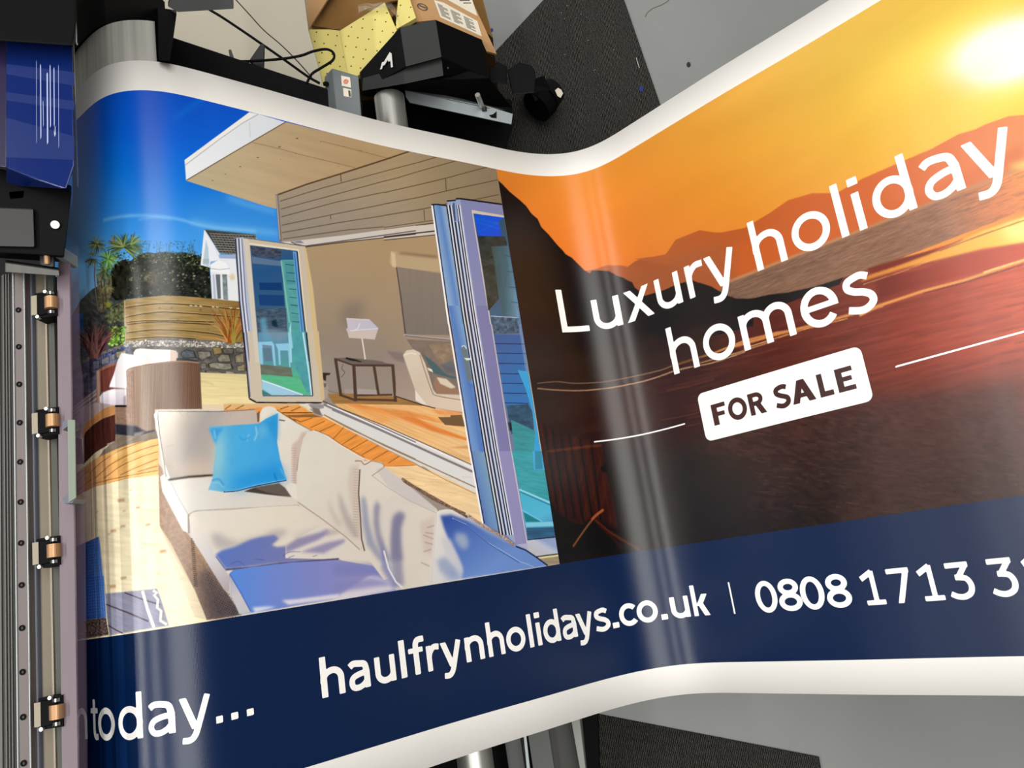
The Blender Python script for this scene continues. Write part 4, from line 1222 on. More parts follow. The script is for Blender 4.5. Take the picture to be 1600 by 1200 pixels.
Ln('D4', '1100,715 1180,745 1270,805 1365,875', 2.2, (30, 34, 60))
# blue cushion
P('D1', '515,262 540,250 700,240 880,230 930,225 1000,180 1092,138 1090,250 1085,380 1110,520 1165,700 1100,715 900,750 720,792 640,797 510,778 545,690 560,560 575,420', noisy(grad((330, 700), (445, 700), (0, (120, 182, 214)), (.12, (104, 178, 216)), (.3, (78, 168, 220)), (1, (64, 160, 224))), .02, 15), soft=.4)
P('D1', '560,420 620,300 640,420 620,620 560,700', (168, 206, 206), a=.6, soft=6)
P('D1', '700,690 1100,560 1165,700 900,745 720,790', (24, 132, 214), a=.6, soft=8)
P('D1', '515,262 600,262 640,262 590,330 575,400', (40, 140, 212), a=.7, soft=2)
P('D1', '980,220 1092,140 1088,380 1050,330', (36, 136, 206), a=.6, soft=4)
P('D1', '960,230 1000,260 960,340 930,330', (140, 196, 206), a=.6, soft=5)
for l, c in (('560,280 570,350', (150, 210, 236)), ('905,250 915,310 895,370', (170, 212, 226)), ('850,310 835,370', (140, 196, 222)), ('530,720 600,720 640,760', (130, 196, 232)), ('540,700 600,690 640,740', (40, 130, 204)), ('1060,640 1080,700', (20, 110, 190)), ('770,330 800,360 860,340', (50, 146, 210)), ('1110,600 1165,690', (110, 180, 226))):
    Ln('D1', l, 2.0, c, a=.7, soft=.8, smooth=True)
Ln('D1', '640,797 760,785 900,748 1160,698', 1.6, (20, 40, 90))
Ln('D1', '650,790 760,778 900,740 1155,692', 1.0, (120, 196, 236))
P('D1', '810,790 900,755 1100,722 1150,760 1205,838 1000,815', (98, 90, 84), soft=.5)
P('D1', '810,792 900,762 1000,800 1200,838 1000,818', (60, 54, 52), a=.7)
T.c[:] = np.clip(T.c, 0, 255)

# ------------------------------------------------------------------ picture 2: the sunset beach
sunset = Print(S_SEAM, S_MAX, Y_NAVY, Y_ART, 0.00125)
T = sunset
random.seed(11)


def sunsky(U, V):
    b = grad((1010, 60), (980, 440), (0, (226, 172, 98)), (.35, (228, 150, 66)), (.7, (234, 134, 54)), (1, (238, 124, 56)))(U, V)
    r = np.hypot((U - 1575) * .8 + (V - 80) * .35, (V - 80) * 1.25 + (U - 1575) * .12)
    g = np.exp(-(r / 260.0) ** 1.5)[..., None]
    b = b * (1 - g) + np.array([250, 214, 70]) * g
    g = np.exp(-(r / 95.0) ** 2)[..., None]
    b = b * (1 - g) + np.array([255, 236, 120]) * g
    g = np.clip(1.6 * np.exp(-(r / 66.0) ** 3), 0, 1)[..., None]
    b = b * (1 - g) + np.array([255, 254, 244]) * g
    n = vnoise(U, V, 260, 60, -.55, 3, 3)[..., None] - .5
    return b * (1 + .10 * n)


P('P', '-300,-800 2600,-800 2600,1500 -300,1500', sunsky)
P('S2', '1000,520 1300,300 1500,330 1200,500 900,620 700,700', (236, 184, 66), a=.5, soft=26)
P('S2', '1250,120 1600,-60 1600,60 1450,110', (240, 214, 130), a=.35, soft=24)
# far ridge
P('S8', '750,655 830,640 880,622 960,622 1000,630 1040,600 1100,578 1190,582 1230,540 1260,490 1340,455 1410,428 1450,440 1560,440 1600,430 1600,900 1000,900', noisy(grad((940, 420), (1160, 370), (0, (176, 98, 56)), (.3, (168, 92, 54)), (1, (176, 92, 50))), .03, 30, 8, -.3))
P('S2', '-20,1080 60,1070 110,1060 150,1000 250,960 330,972 440,950 540,890 620,835 720,806 820,806 930,745 1080,680 1220,620 1330,560 1400,540 1440,520 1540,485 1620,478 1700,440 2400,200 2400,800 1600,700 400,1160', grad((1010, 420), (1600, 200), (0, (178, 98, 56)), (.2, (186, 94, 48)), (.45, (204, 100, 50)), (.8, (222, 116, 62)), (1, (230, 140, 84))))
P('S2', '330,1060 420,1010 640,960 900,900 1200,800 1400,700 1600,600 1600,700 1100,900 500,1130 400,1160', (208, 100, 46), a=.5, soft=5)
P('S8', '880,690 960,650 1100,700 1300,560 1500,500 1600,540 1600,760 1400,740 1050,800', (164, 92, 58), a=.5, soft=8)
# sea
P('S2', '370,1178 500,1130 800,1010 1160,868 1600,695 2400,380 2400,800 1600,880 950,1130 700,1210 420,1260 300,1240', noisy(grad((1150, 440), (1600, 300), (0, (128, 98, 80)), (.3, (136, 100, 80)), (.7, (150, 104, 80)), (.92, (206, 120, 74)), (1, (236, 150, 80))), .16, 14, 1.6, -.38, 5))
Ln('S2', '370,1175 800,1008 1160,870 1600,698 2400,380', 5, (184, 134, 96), a=.8, soft=1)
P('S2', '1400,800 1600,700 2400,400 2400,860 1600,880 1450,930', (232, 134, 76), a=.6, soft=18)
P('S2', '1540,690 1700,640 1700,700 1560,705', (250, 220, 120), a=.8, soft=4)
for _ in range(160):
    x = random.uniform(380, 1600)
    y0, y1 = 1175 - (x - 370) * .39 + 16, 1265 - (x - 370) * .30
    y = random.uniform(y0, y1)
    L = random.uniform(20, 120)
    Ln('S2', '%f,%f %f,%f' % (x, y, x + L, y - L * .36), random.uniform(.7, 1.6), random.choice([(92, 72, 62), (166, 130, 104), (110, 86, 72)]), a=.35)
# beach
def sand(U, V):
    b = grad((880, 620), (1600, 480), (0, (56, 38, 34)), (.3, (68, 40, 36)), (.6, (112, 50, 40)), (.85, (172, 72, 52)), (1, (206, 90, 60)))(U, V)
    d = grad((1300, 480), (1360, 790), (0, (1, 1, 1)), (.35, (.95, .95, .95)), (.7, (.56, .62, .70)), (1, (.36, .46, .56)))(U, V)
    return b * d
P('P', '700,560 860,560 1100,480 1240,462 1300,440 1600,345 2600,60 2600,1200 700,1200', noisy(sand, .13, 60, 5, -.24, 6))
P('P', '1180,650 1300,630 1600,600 1600,800 1100,860 950,860 1040,700', noisy(grad((1150, 650), (1180, 830), (0, (72, 48, 44)), (1, (44, 38, 36))), .35, 12, 4, .2, 8, 4), a=.75, soft=14)
P('P', '1400,620 2600,300 2600,900 1600,790 1300,820', (96, 56, 48), a=.35, soft=20)
for _ in range(150):
    x = random.uniform(1000, 1600)
    y = random.uniform(500, 640) - (x - 1250) * .22
    L = random.uniform(30, 130)
    T.line([(x, y), (x + L / 2, y - L * .10), (x + L, y - L * .24)], random.uniform(.8, 2.5), random.choice([(60, 30, 28), (150, 70, 54), (90, 44, 38), (190, 92, 66)]), a=.22, soft=.8)
for _ in range(420):
    x, y = random.uniform(1130, 1600), random.uniform(650, 800)
    if y < 820 - (x - 1130) * .06:
        L = random.uniform(6, 26)
        T.line([(x, y), (x + L, y + L * .10)], random.uniform(.7, 1.5), random.choice([(106, 72, 64), (40, 32, 32), (86, 58, 54)]), a=.35)
# wet channels and glints
P('S4', '820,800 1000,745 1200,700 1300,650 1250,700 1140,770 840,830', (122, 44, 26), soft=1)
P('S4', '830,832 960,790 1100,740 1200,700 1300,655 1400,610 1600,545 2400,260 2400,420 1600,672 1400,700 1200,750 1000,800 840,850 780,870', grad((1340, 440), (1600, 350), (0, (206, 124, 56)), (.4, (236, 160, 66)), (.8, (250, 196, 84)), (1, (255, 226, 110))), soft=1.2)
P('S4', '860,850 1100,800 1400,715 1600,672 2400,470 2400,620 1600,748 1300,835 1000,910 870,960', grad((1380, 440), (1600, 390), (0, (112, 44, 36)), (.5, (168, 62, 42)), (1, (206, 84, 56))), a=.8, soft=2)
P('S4', '1500,590 1620,560 1700,540 1700,640 1600,650 1520,640', (255, 244, 150), a=.9, soft=6)
Ln('S4', '800,880 1000,812 1240,720', 1.2, (240, 180, 110), a=.7)
Ln('S4', '1180,712 1400,630 1600,560 2400,280', 2.2, (150, 84, 46), a=.7)
Ln('S4', '780,1035 880,985 1100,912 1300,860 1600,762 2400,520', 4.2, (236, 160, 84), soft=.8)
Ln('S4', '1100,925 1300,872 1600,780', 1.4, (96, 38, 26), a=.9)
Ln('S4', '1400,820 1600,758 2400,510', 2.5, (255, 216, 130), soft=.6)
Ln('S4', '150,1190 400,1120 560,1080 700,1040 900,985', 4.0, (214, 140, 80), soft=.8)
Ln('S4', '200,1200 500,1105 720,1050', 1.4, (230, 160, 100))
Ln('S3', '0,958 120,948 240,958 420,948 600,915 760,878 840,850', 1.5, (150, 116, 92), soft=.4, smooth=True)
Ln('S3', '0,990 120,1000 280,1003 460,985 640,950 760,915 860,880 960,855 1100,828 1300,760', 1.8, (186, 144, 112), soft=.4, smooth=True)
Ln('S3', '840,850 1000,800 1120,762 1300,690 1500,640 1600,628', 3, (206, 134, 78), soft=.6)
Ln('S3', '1000,835 1240,770 1450,700', 1.6, (206, 150, 104), soft=.3)
# dark headland
P('S8', '268,140 300,168 345,215 400,260 435,292 465,335 500,365 520,410 560,450 610,510 640,540 655,560 690,580 720,610 760,650 790,668 800,652 840,650 900,655 940,680 975,690 1000,705 1025,715 1040,745 1060,760 1080,785 1100,790 1200,760 1280,725 1360,705 1400,720 1500,770 1600,805 1700,880 1700,960 1300,1060 1000,1200 900,1300 270,1300 200,900', noisy(grad((800, 400), (1080, 480), (0, (40, 28, 20)), (.4, (40, 32, 28)), (1, (40, 34, 34))), .10, 30, 20))
P('S4', '-20,870 40,890 100,925 150,950 240,950 330,930 420,920 560,890 700,845 680,880 560,920 400,980 200,1030 0,1080 -200,1180 -300,1100', (36, 30, 32))
T.dots([(875 + i * 3.1 + random.uniform(-1, 1), 505 + math.sin(i) * 0) for i in range(0)], 1, (0, 0, 0))
P('P', '700,540 880,560 1060,520 1130,500 1100,560 960,610 850,640 700,660', noisy((54, 40, 36), .1, 40, 6, -.2), a=.8, soft=12)
Ln('S3', '0,958 120,948 240,958 420,948 600,915 760,878 840,850', 1.4, (150, 116, 92), soft=.4, smooth=True, a=.8)
Ln('S3', '0,990 120,1000 280,1003 460,985 640,950 760,915 860,880 960,855', 1.7, (186, 144, 112), soft=.4, smooth=True, a=.8)
# foot of the sand, dark
P('P', '820,650 900,690 960,700 1100,700 1180,740 1130,900 800,900', (40, 36, 34), a=.85, soft=16)
# timber boards
P('S1', '160,380 240,420 350,475 480,515 565,530 575,660 640,900 665,1080 300,1020 250,900 190,600', noisy((56, 33, 27), .22, 6, 60, .22, 3))
for x0, y0, x1, y1 in ((200, 405, 290, 960), (250, 435, 345, 1000), (305, 460, 395, 1010), (360, 480, 450, 1030), (425, 500, 510, 1040), (495, 515, 560, 1040)):
    Ln('S1', '%d,%d %d,%d' % (x0, y0, x1, y1), 3, (26, 18, 18))
for x0, y0, x1, y1 in ((180, 400, 262, 900), (228, 430, 318, 960), (335, 480, 420, 1000), (395, 500, 480, 1020), (460, 520, 540, 1000), (530, 530, 620, 1020)):
    Ln('S1', '%d,%d %d,%d' % (x0, y0, x1, y1), 3.0, (88, 50, 38), a=.35, soft=1.5)
Ln('S1', '220,585 340,570 500,550 560,545', 4, (112, 62, 44), a=.6, soft=1)
P('S1', '555,680 590,670 600,710 565,710', (20, 16, 16), soft=1)
P('S1', '230,930 420,1060 480,1010 520,1000 660,1070 800,1210 260,1210', (22, 16, 16), a=.9, soft=3)
Ln('S1', '365,1205 430,1110 480,1040 530,980 575,945', 3.0, (122, 78, 56), soft=.5)
Ln('S1', '500,1010 530,980 572,948', 4.0, (160, 84, 58))
Ln('S1', '520,1010 600,1080 700,1140 800,1200', 4.5, (84, 44, 36), soft=1)
Ln('S1', '540,1040 620,1110 690,1190', 3, (60, 30, 30), soft=1)
P('P', '870,845 890,850 905,862 884,878 870,882', (30, 20, 20))
T.c[:] = np.clip(T.c, 0, 255)

# ------------------------------------------------------------------ lettering
def _path(c, pts):
    return [np.array(p, float) for p in pts]


def arc(cx, cy, rx, ry, a0, a1, n=18):
    return [(cx + rx * math.cos(math.radians(a0 + (a1 - a0) * i / n)), cy + ry * math.sin(math.radians(a0 + (a1 - a0) * i / n))) for i in range(n + 1)]


def thick(pts, w):
    """outline of a stroke with square-cut ends"""
    p = np.array(pts, float)
    t = np.gradient(p, axis=0)
    t /= np.maximum(np.linalg.norm(t, axis=1, keepdims=True), 1e-9)
    n = np.stack([-t[:, 1], t[:, 0]], 1) * w / 2
    return [np.vstack([p + n, (p - n)[::-1]])]


def ringp(cx, cy, rx, ry, w, n=48):
    return [np.array(arc(cx, cy, rx, ry, 0, 360, n)[:-1]), np.array(arc(cx, cy, rx - w, ry - w, 0, 360, n)[:-1])[::-1]]


def rect(x0, y0, x1, y1):
    return [np.array([(x0, y0), (x1, y0), (x1, y1), (x0, y1)], float)]


def diag(x0, y0, x1, y1, w):
    """slanted stroke cut level at both ends; w is its level width"""
    return [np.array([(x0, y0), (x0 + w, y0), (x1 + w, y1), (x1, y1)], float)]


def glyph(ch, t):
    """(shapes, width); x-height 1, tall letters 1.44, capitals and figures 1.42; t is the stroke"""
    A, H = 1.44, 1.42
    h = t * 0.92
    if ch == 'o': return [ringp(0.525, 0.5, 0.525, 0.525, t)], 1.05
    if ch in 'nh':
        W = 0.9
        r = thick([(t * .42, 0.50)] + arc(W * .53, 0.60, W * .53 - t * .42, 0.42 - h / 2, 168, 90, 8) + arc(W * .53, 0.60, W * .47 - t / 2, 0.42 - h / 2, 82, 0, 12) + [(W - t / 2, 0)], t)
        return [rect(0, 0, t, A if ch == 'h' else 1.0), r], W
    if ch == 'm':
        W = 1.55
        x1 = W / 2 + t * .1
        f = lambda a, b: thick([(a, 0.50)] + arc((a + b) / 2, 0.62, (b - a) / 2, 0.40 - h / 2, 168, 0, 18) + [(b, 0)], t)
        return [rect(0, 0, t, 1.0), f(t * .5, x1), f(x1, W - t / 2)], W
    if ch == 'u':
        W = 0.9
        return [rect(W - t, 0, W, 1.0), thick([(t / 2, 1.0)] + arc(W * .48, 0.38, W * .48 - t / 2, 0.40 - h / 2, 180, 270, 12) + arc(W * .48, 0.38, W * .52 - t * .5, 0.40 - h / 2, 278, 345, 8), t)], W
    if ch == 'r':
        return [rect(0, 0, t, 1.0), thick(spline([(t * .45, 0.48), (t * .75, 0.72), (0.36, 0.91), (0.62, 0.985 - h * .42)]), t)], 0.62
    if ch in 'li': return [rect(0, 0, t, A)] if ch == 'l' else [rect(0, 0, t, 1.0), rect(-.02, 1.2, t + .04, 1.2 + t * 1.05)], t
    if ch == 'd':
        W = 0.97
        return [ringp(0.49, 0.5, 0.49, 0.525, t), rect(W - t, 0, W, A)], W
    if ch == 'a':
        W = 0.84
        return [thick(spline([(0.07, 0.86), (0.22, 0.95), (0.46, 1.02 - h / 2 + .01), (0.66, 0.86), (W - t / 2, 0.62)], 8) + [(W - t / 2, 0)], t),
                thick(spline([(W - t * .6, 0.56), (0.48, 0.55), (0.20, 0.46), (t / 2, 0.28), (0.18, 0.10), (0.38, 0.065), (0.58, 0.14), (W - t * .6, 0.26)], 7), h)], W
    if ch == 'y':
        W, w = 1.0, t * 1.12
        return [diag(0.36, 0.0, 0, 1.0, w), thick([(W - w / 2, 1.0), (0.53, -0.02)] + spline([(0.47, -0.17), (0.38, -0.28), (0.26, -0.33), (0.06, -0.31)], 5), t * .98)], W
    if ch == 'x':
        w = t * 1.25
        return [diag(0, 0, 0.93 - w, 1.0, w), diag(0.97 - w, 0, 0.02, 1.0, w)], 0.97
    if ch == 'e':
        W = 0.98
        return [thick(arc(W / 2, 0.5, W / 2 - t / 2, 0.525 - h / 2, 0, 322, 34), t), rect(t * .6, 0.44, W - t * .02, 0.44 + h * .85)], W
    if ch == 's':
        return [thick(spline([(0.68, 0.86), (0.52, 0.94), (0.36, 0.93), (0.16, 0.86), (0.13, 0.70), (0.28, 0.58), (0.50, 0.50), (0.66, 0.38), (0.68, 0.22), (0.54, 0.10), (0.34, 0.07), (0.04, 0.16)], 6), t * .95)], 0.8
    if ch == 'c': return [thick(arc(0.5, 0.5, 0.5 - t / 2, 0.525 - h / 2, 42, 318, 30), t)], 0.86
    if ch == 'k':
        return [rect(0, 0, t, A), diag(0.18, 0.46, 0.86 - t * 1.3, 1.0, t * 1.35), diag(0.88 - t * 1.35, 0, 0.24, 0.62, t * 1.3)], 0.88
    if ch == 'f': return [thick([(0.33, 0)] + spline([(0.33, 1.0), (0.35, 1.2), (0.45, 1.33), (0.72, 1.34)], 7), t), rect(0, 0.93 - h * .4, 0.64, 0.93 + h * .5)], 0.72
    if ch == 't': return [thick([(0.30, 1.3)] + spline([(0.30, 0.34), (0.34, 0.16), (0.45, 0.08), (0.64, 0.10)], 7), t), rect(0, 0.92 - h * .4, 0.62, 0.92 + h * .5)], 0.64
    if ch == '.': return [rect(0, 0, t * 1.15, t * 1.1)], t * 1.15
    if ch == '|': return [rect(0, -.02, 0.07, 1.42)], 0.07
    if ch == 'L': return [rect(0, 0, t, H), rect(0, 0, 0.86, t * .95)], 0.86
    if ch == 'F': return [rect(0, 0, t, H), rect(0, H - t * .85, 0.86, H), rect(0, 0.58, 0.76, 0.58 + t * .82)], 0.86
    if ch == 'E': return [rect(0, 0, t, H), rect(0, H - t * .85, 0.90, H), rect(0, 0.59, 0.80, 0.59 + t * .82), rect(0, 0, 0.92, t * .85)], 0.92
    if ch == 'O': return [ringp(0.72, H / 2, 0.72, H / 2 + .03, t * .98)], 1.44
    if ch == 'R':
        return [rect(0, 0, t, H), thick([(t * .5, H - t * .42), (0.5, H - t * .42)] + arc(0.56, 1.0, 0.5 - t * .5, 0.42 - t * .42, 84, -84, 14) + [(0.5, 0.58 + t * .42), (t * .5, 0.58 + t * .42)], t * .85), diag(1.16 - t * 1.25, 0, 0.40, 0.70, t * 1.2)], 1.16
    if ch == 'S':
        return [thick(spline([(0.92, 1.22), (0.72, 1.30), (0.48, 1.29), (0.22, 1.18), (0.20, 0.96), (0.40, 0.80), (0.66, 0.68), (0.88, 0.54), (0.88, 0.30), (0.68, 0.14), (0.42, 0.11), (0.06, 0.24)], 6), t * .92)], 1.04
    if ch == 'A': return [diag(0, 0, 0.66 - t * .6, H, t * 1.15), diag(1.32 - t * 1.15, 0, 0.66 - t * .55, H, t * 1.15), rect(0.26, 0.32, 1.06, 0.32 + t * .8)], 1.32
    if ch == '0': return [ringp(0.5, H / 2, 0.5, H / 2 + .025, t)], 1.0
    if ch == '8': return [ringp(0.5, 0.40, 0.5, 0.42, t), ringp(0.5, 1.06, 0.44, 0.38, t)], 1.0
    if ch == '1': return [rect(0.50, 0, 0.50 + t, H), thick([(0.08, 1.10), (0.50 + t * .6, H - t * .15)], t), rect(0.14, 0, 1.04, t * .85)], 1.04
    if ch == '7': return [rect(0, H - t * .9, 0.98, H), np_poly([(0.24, 0), (0.24 + t * 1.08, 0), (0.98, H - t * .6), (0.98, H - t * .2), (0.98 - t * 1.05, H - t * .4)])], 0.98
    if ch == '3': return [rect(0.05, H - t * .9, 0.93, H), np_poly([(0.93, H), (0.93, H - t * .7), (0.58, 0.80), (0.34, 0.80), (0.34, 0.84), (0.70, H - t * .5)]),
                          thick([(0.34, 0.84)] + spline([(0.50, 0.83), (0.76, 0.76), (0.88, 0.50), (0.80, 0.22), (0.55, 0.08), (0.28, 0.10), (0.05, 0.22)], 7), t * .95)], 1.0


def np_poly(p): return [np.array(p, float)]


def field(contours, X, Y):
    """signed distance, negative inside (even-odd)"""
    d = np.full(X.shape, 1e9)
    ins = np.zeros(X.shape, bool)
    for c in contours:
        for (x0, y0), (x1, y1) in zip(c, np.roll(c, -1, 0)):
            ex, ey = x1 - x0, y1 - y0
            L = ex * ex + ey * ey
            if L < 1e-14: continue
            t = np.clip(((X - x0) * ex + (Y - y0) * ey) / L, 0, 1)
            d = np.minimum(d, (X - x0 - t * ex) ** 2 + (Y - y0 - t * ey) ** 2)
            if y0 != y1:
                cr = ((Y < y0) != (Y < y1)) & (X < x0 + (Y - y0) / (y1 - y0) * ex)
                ins ^= cr
    d = np.sqrt(d)
    return np.where(ins, -d, d)


def nonzero_field(contours, X, Y):
    return field(contours, X, Y)


def fill_mesh(shapes, x0, y0, x1, y1, step):
    """flat faces of the union of the shapes"""
    nx, ny = int(math.ceil((x1 - x0) / step)) + 3, int(math.ceil((y1 - y0) / step)) + 3
    gx, gy = x0 - step + np.arange(nx) * step + 1.3e-5, y0 - step + np.arange(ny) * step + 0.7e-5
    X, Y = np.meshgrid(gx, gy)
    D = np.full(X.shape, 1e9)
    for s in shapes: D = np.minimum(D, field(s, X, Y))
    verts, vid, faces = [], {}, []

    def node(i, j):
        k = (i, j)
        if k not in vid:
            vid[k] = len(verts)
            verts.append((gx[i], gy[j]))
        return vid[k]

    def edge(i0, j0, i1, j1):
        k = (i0, j0, i1, j1) if (i0, j0) < (i1, j1) else (i1, j1, i0, j0)
        if k not in vid:
            a, b = D[k[1], k[0]], D[k[3], k[2]]
            t = a / (a - b)
            vid[k] = len(verts)
            verts.append((gx[k[0]] + t * (gx[k[2]] - gx[k[0]]), gy[k[1]] + t * (gy[k[3]] - gy[k[1]])))
        return vid[k]
    I = D < 0
    busy = I[:-1, :-1] | I[1:, :-1] | I[:-1, 1:] | I[1:, 1:]
    for j, i in zip(*np.nonzero(busy)):
        cs = [(i, j), (i + 1, j), (i + 1, j + 1), (i, j + 1)]
        f = []
        for k in range(4):
            a, b = cs[k], cs[(k + 1) % 4]
            ia, ib = I[a[1], a[0]], I[b[1], b[0]]
            if ia: f.append(node(*a))
            if ia != ib: f.append(edge(*a, *b))
        if len(f) >= 3: faces.append(f)
    return np.array(verts), faces


def lettering(name, text, base, size, t, spans, m, parent, h=0.0004, step=None, slant=0.0):
    """text printed on the sheet; spans gives each character's left and right (mm along the sheet)"""
    V, F = [], []
    step = step or 0.0012 / size
    for ch, (a, b) in zip([c for c in text if c != ' '], spans):
        shapes, w = glyph(ch, t)
        pts = np.vstack([c for s in shapes for c in s])
        v, f = fill_mesh(shapes, pts[:, 0].min(), pts[:, 1].min(), pts[:, 0].max(), pts[:, 1].max(), step)
        sx = (b - a) * 0.001 / w
        o = len(V) and sum(len(q) for q in V)
        P = surf(a * 0.001 + v[:, 0] * sx, base + v[:, 1] * size, h)
        V.append(P)
        F += [[k + o for k in q] for q in f]
    me = mesh_from(np.vstack(V), F, smooth=True)
    return link(name, me, m, parent)


def px_spans(fr, txt, base):
    """left/right of characters traced as pixel columns along a line of the sheet at height base"""
    k, ox, oy = FRAMES[fr]
    ss = np.linspace(-0.07, 1.8, 3000)
    T = to_photo(surf(ss, base))
    out = []
    for p in txt.split():
        a, b = p.split(',')
        out.append(tuple(1000 * np.interp([float(a) / k + ox, float(b) / k + oy], T[:, 0], ss)))
    return out

# ------------------------------------------------------------------ the banner
banner = empty('printed_banner', tuple(surf(0.9, 0.25)), 'long glossy holiday homes banner curving out of the printer, sunset picture and navy strip', 'banner')
M_WHITE = vinyl('white_vinyl', (0.87, 0.85, 0.815), rough=0.42, spec=0.35)
M_NAVY = vinyl('navy_ink', rgb(3, 29, 68, 0.9), rough=0.26)
M_TEXT = vinyl('white_ink', (0.86, 0.85, 0.825), rough=0.35)
M_INK = vinyl('picture_ink', attr='ink', rough=0.26)
M_DARKTEXT = vinyl('brown_ink', rgb(62, 30, 28, 0.9), rough=0.3)

sS = np.linspace(S_MIN, S_MAX, 720)
link('vinyl_sheet', grid_mesh(sS, np.linspace(Y_BOT, Y_TOP, 12), 0.0, thick=0.0006), M_WHITE, banner)
o = link('navy_strip', grid_mesh(sS, np.linspace(Y_FOOT, Y_NAVY, 6), 0.00025), M_NAVY, banner)
tag(o, 'navy blue strip printed along the foot of the banner')

GAIN = 0.92
for nm, pr in (('terrace_picture', terrace), ('sunset_picture', sunset)):
    o = link(nm, pr.mesh(0.00025, GAIN if nm[0] == 't' else 0.80), M_INK, banner)
    tag(o, 'terrace picture with garden sofa and folding doors' if nm[0] == 't' else 'orange sunset beach picture')
    pr.c = pr.U = pr.V = None

HB, HX = 0.3893, 0.058
lettering('headline_lettering', 'Luxury holiday', HB, HX, 0.195,
          [(814.5, 869.3), (880.1, 932.5), (941, 998.6), (1008.9, 1060.5), (1074.5, 1110.7), (1114.6, 1172.9), (1204.8, 1257), (1270.6, 1330.5),
           (1343, 1354.3), (1369.6, 1381), (1395.7, 1451), (1464.3, 1513.5), (1520.7, 1578.4)], M_TEXT, banner)
lettering('headline_lettering', 'homes', 0.2722, HX, 0.195, [(1013.3, 1066.5), (1080.3, 1141), (1153, 1243.2), (1256.4, 1314.8), (1323.8, 1370)], M_TEXT, banner)
WB, WX = -0.1303, 0.0345
lettering('website_lettering', 'haulfrynholidays.co.uk', WB, WX, 0.235,
          px_spans('P', '501.5,538 544.5,577.5 586,617.5 625.5,634.5 639.5,665 667,687 689,722 727,755.7 762,787.6 791,820.5 826,832.6 838.6,845.2 849,874.6 878,900.6 901,927 929,952.5 955.5,965.5 967.5,994.5 995,1027.5 1031.5,1041.5 1048,1077 1082.5,1108', WB + 0.017), M_TEXT, banner)
lettering('divider_bar', '|', WB, WX, 0.235, px_spans('P', '1143.6,1146', WB + 0.017), M_TEXT, banner)
lettering('phone_lettering', '0808 1713 31', -0.132, 0.0328, 0.235,
          px_spans('P', '1181,1214.5 1216,1252 1251,1288 1290.5,1329 1346,1380 1389.5,1425 1435.5,1471.5 1480,1521 1545.5,1589 1600,1635', -0.132 + 0.022), M_TEXT, banner)
TB, TX = -0.1295, 0.0352
TODAY_SPANS = [(-84, -29), (-18, 1.5), (1.4, 42), (49, 86), (93, 123.5), (128, 162), (166.5, 174.3), (184, 192.3), (202.6, 211)]
lettering('closing_lettering', 'mtoday...', TB, TX, 0.2, TODAY_SPANS, M_TEXT, banner)


def sheet_poly(name, pts, m, h, parent, n=6):
    """flat printed shape given in sheet metres (s, y)"""
    V, F = fill_mesh([[np.array(pts, float)]], min(p[0] for p in pts), min(p[1] for p in pts), max(p[0] for p in pts), max(p[1] for p in pts), 0.002)
    return link(name, mesh_from(surf(V[:, 0], V[:, 1], h), F, smooth=True), m, parent)


def rrect(x0, x1, y0, y1, r):
    out = []
    for cx, cy, a in ((x1 - r, y1 - r, 0), (x0 + r, y1 - r, 90), (x0 + r, y0 + r, 180), (x1 - r, y0 + r, 270)):
        out += [(cx + r * math.cos(math.radians(a + k * 15)), cy + r * math.sin(math.radians(a + k * 15))) for k in range(7)]
    return out


badge = sheet_poly('for_sale_badge', rrect(1.0490, 1.3290, 0.1462, 0.2275, 0.011), M_TEXT, 0.0004, banner)
tag(badge, 'white rounded badge')
lettering('badge_lettering', 'FOR SALE', 0.1685, 0.0246, 0.335,
          [(1070.5, 1097), (1101, 1135), (1139.5, 1168), (1184, 1209.5), (1212, 1249), (1256, 1277), (1284, 1310)], M_DARKTEXT, badge, h=0.0006, step=0.03)
sheet_poly('divider_line', [(0.8399, 0.1838), (1.0155, 0.1838), (1.0155, 0.1862), (0.8399, 0.1862)], M_TEXT, 0.0004, banner)
sheet_poly('divider_line', [(1.3684, 0.1830), (1.5440, 0.1830), (1.5440, 0.1856), (1.3684, 0.1856)], M_TEXT, 0.0004, banner)

# ------------------------------------------------------------------ materials of the workshop
M_FLOOR = mat('grey_floor_paint', rgb(150, 153, 152, .95), rough=0.38, bump=0.15, scale=60, noise=0.06, nscale=3)
M_BLACK = mat('black_plastic', (0.004, 0.004, 0.0045), rough=0.55, spec=0.05)
M_BLACK2 = mat('black_sheet_metal', (0.007, 0.007, 0.008), rough=0.45, spec=0.10, noise=.15, nscale=8)
M_CHAR = mat('charcoal_sheet_metal', rgb(48, 49, 50), rough=0.55, spec=.3, noise=.08, nscale=14)
M_STEEL = mat('brushed_steel', rgb(214, 214, 208), rough=0.40, metal=0.85, noise=.10, nscale=6, aniso=(60, .4, 60))
M_ALU = mat('aluminium_plate', rgb(214, 213, 206), rough=0.36, metal=0.45, noise=.25, nscale=5, aniso=(22, .2, 1))
M_CHROME = mat('chrome', rgb(225, 225, 225), rough=0.12, metal=1.0)
M_GREYP = mat('grey_enamel', rgb(104, 110, 114), rough=0.45)
M_BRACK = mat('grey_zinc', rgb(150, 158, 162), rough=0.4, metal=0.4)
M_CREAM = mat('cream_board', rgb(168, 162, 147), rough=0.55, noise=.03, nscale=6)
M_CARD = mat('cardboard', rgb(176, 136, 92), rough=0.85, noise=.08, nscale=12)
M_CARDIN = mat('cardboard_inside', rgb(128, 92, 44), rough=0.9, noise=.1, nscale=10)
M_PAPER = mat('label_paper', rgb(216, 208, 190), rough=0.6, noise=.05, nscale=30)
M_PRINTK = mat('label_print', rgb(70, 66, 62), rough=0.7)
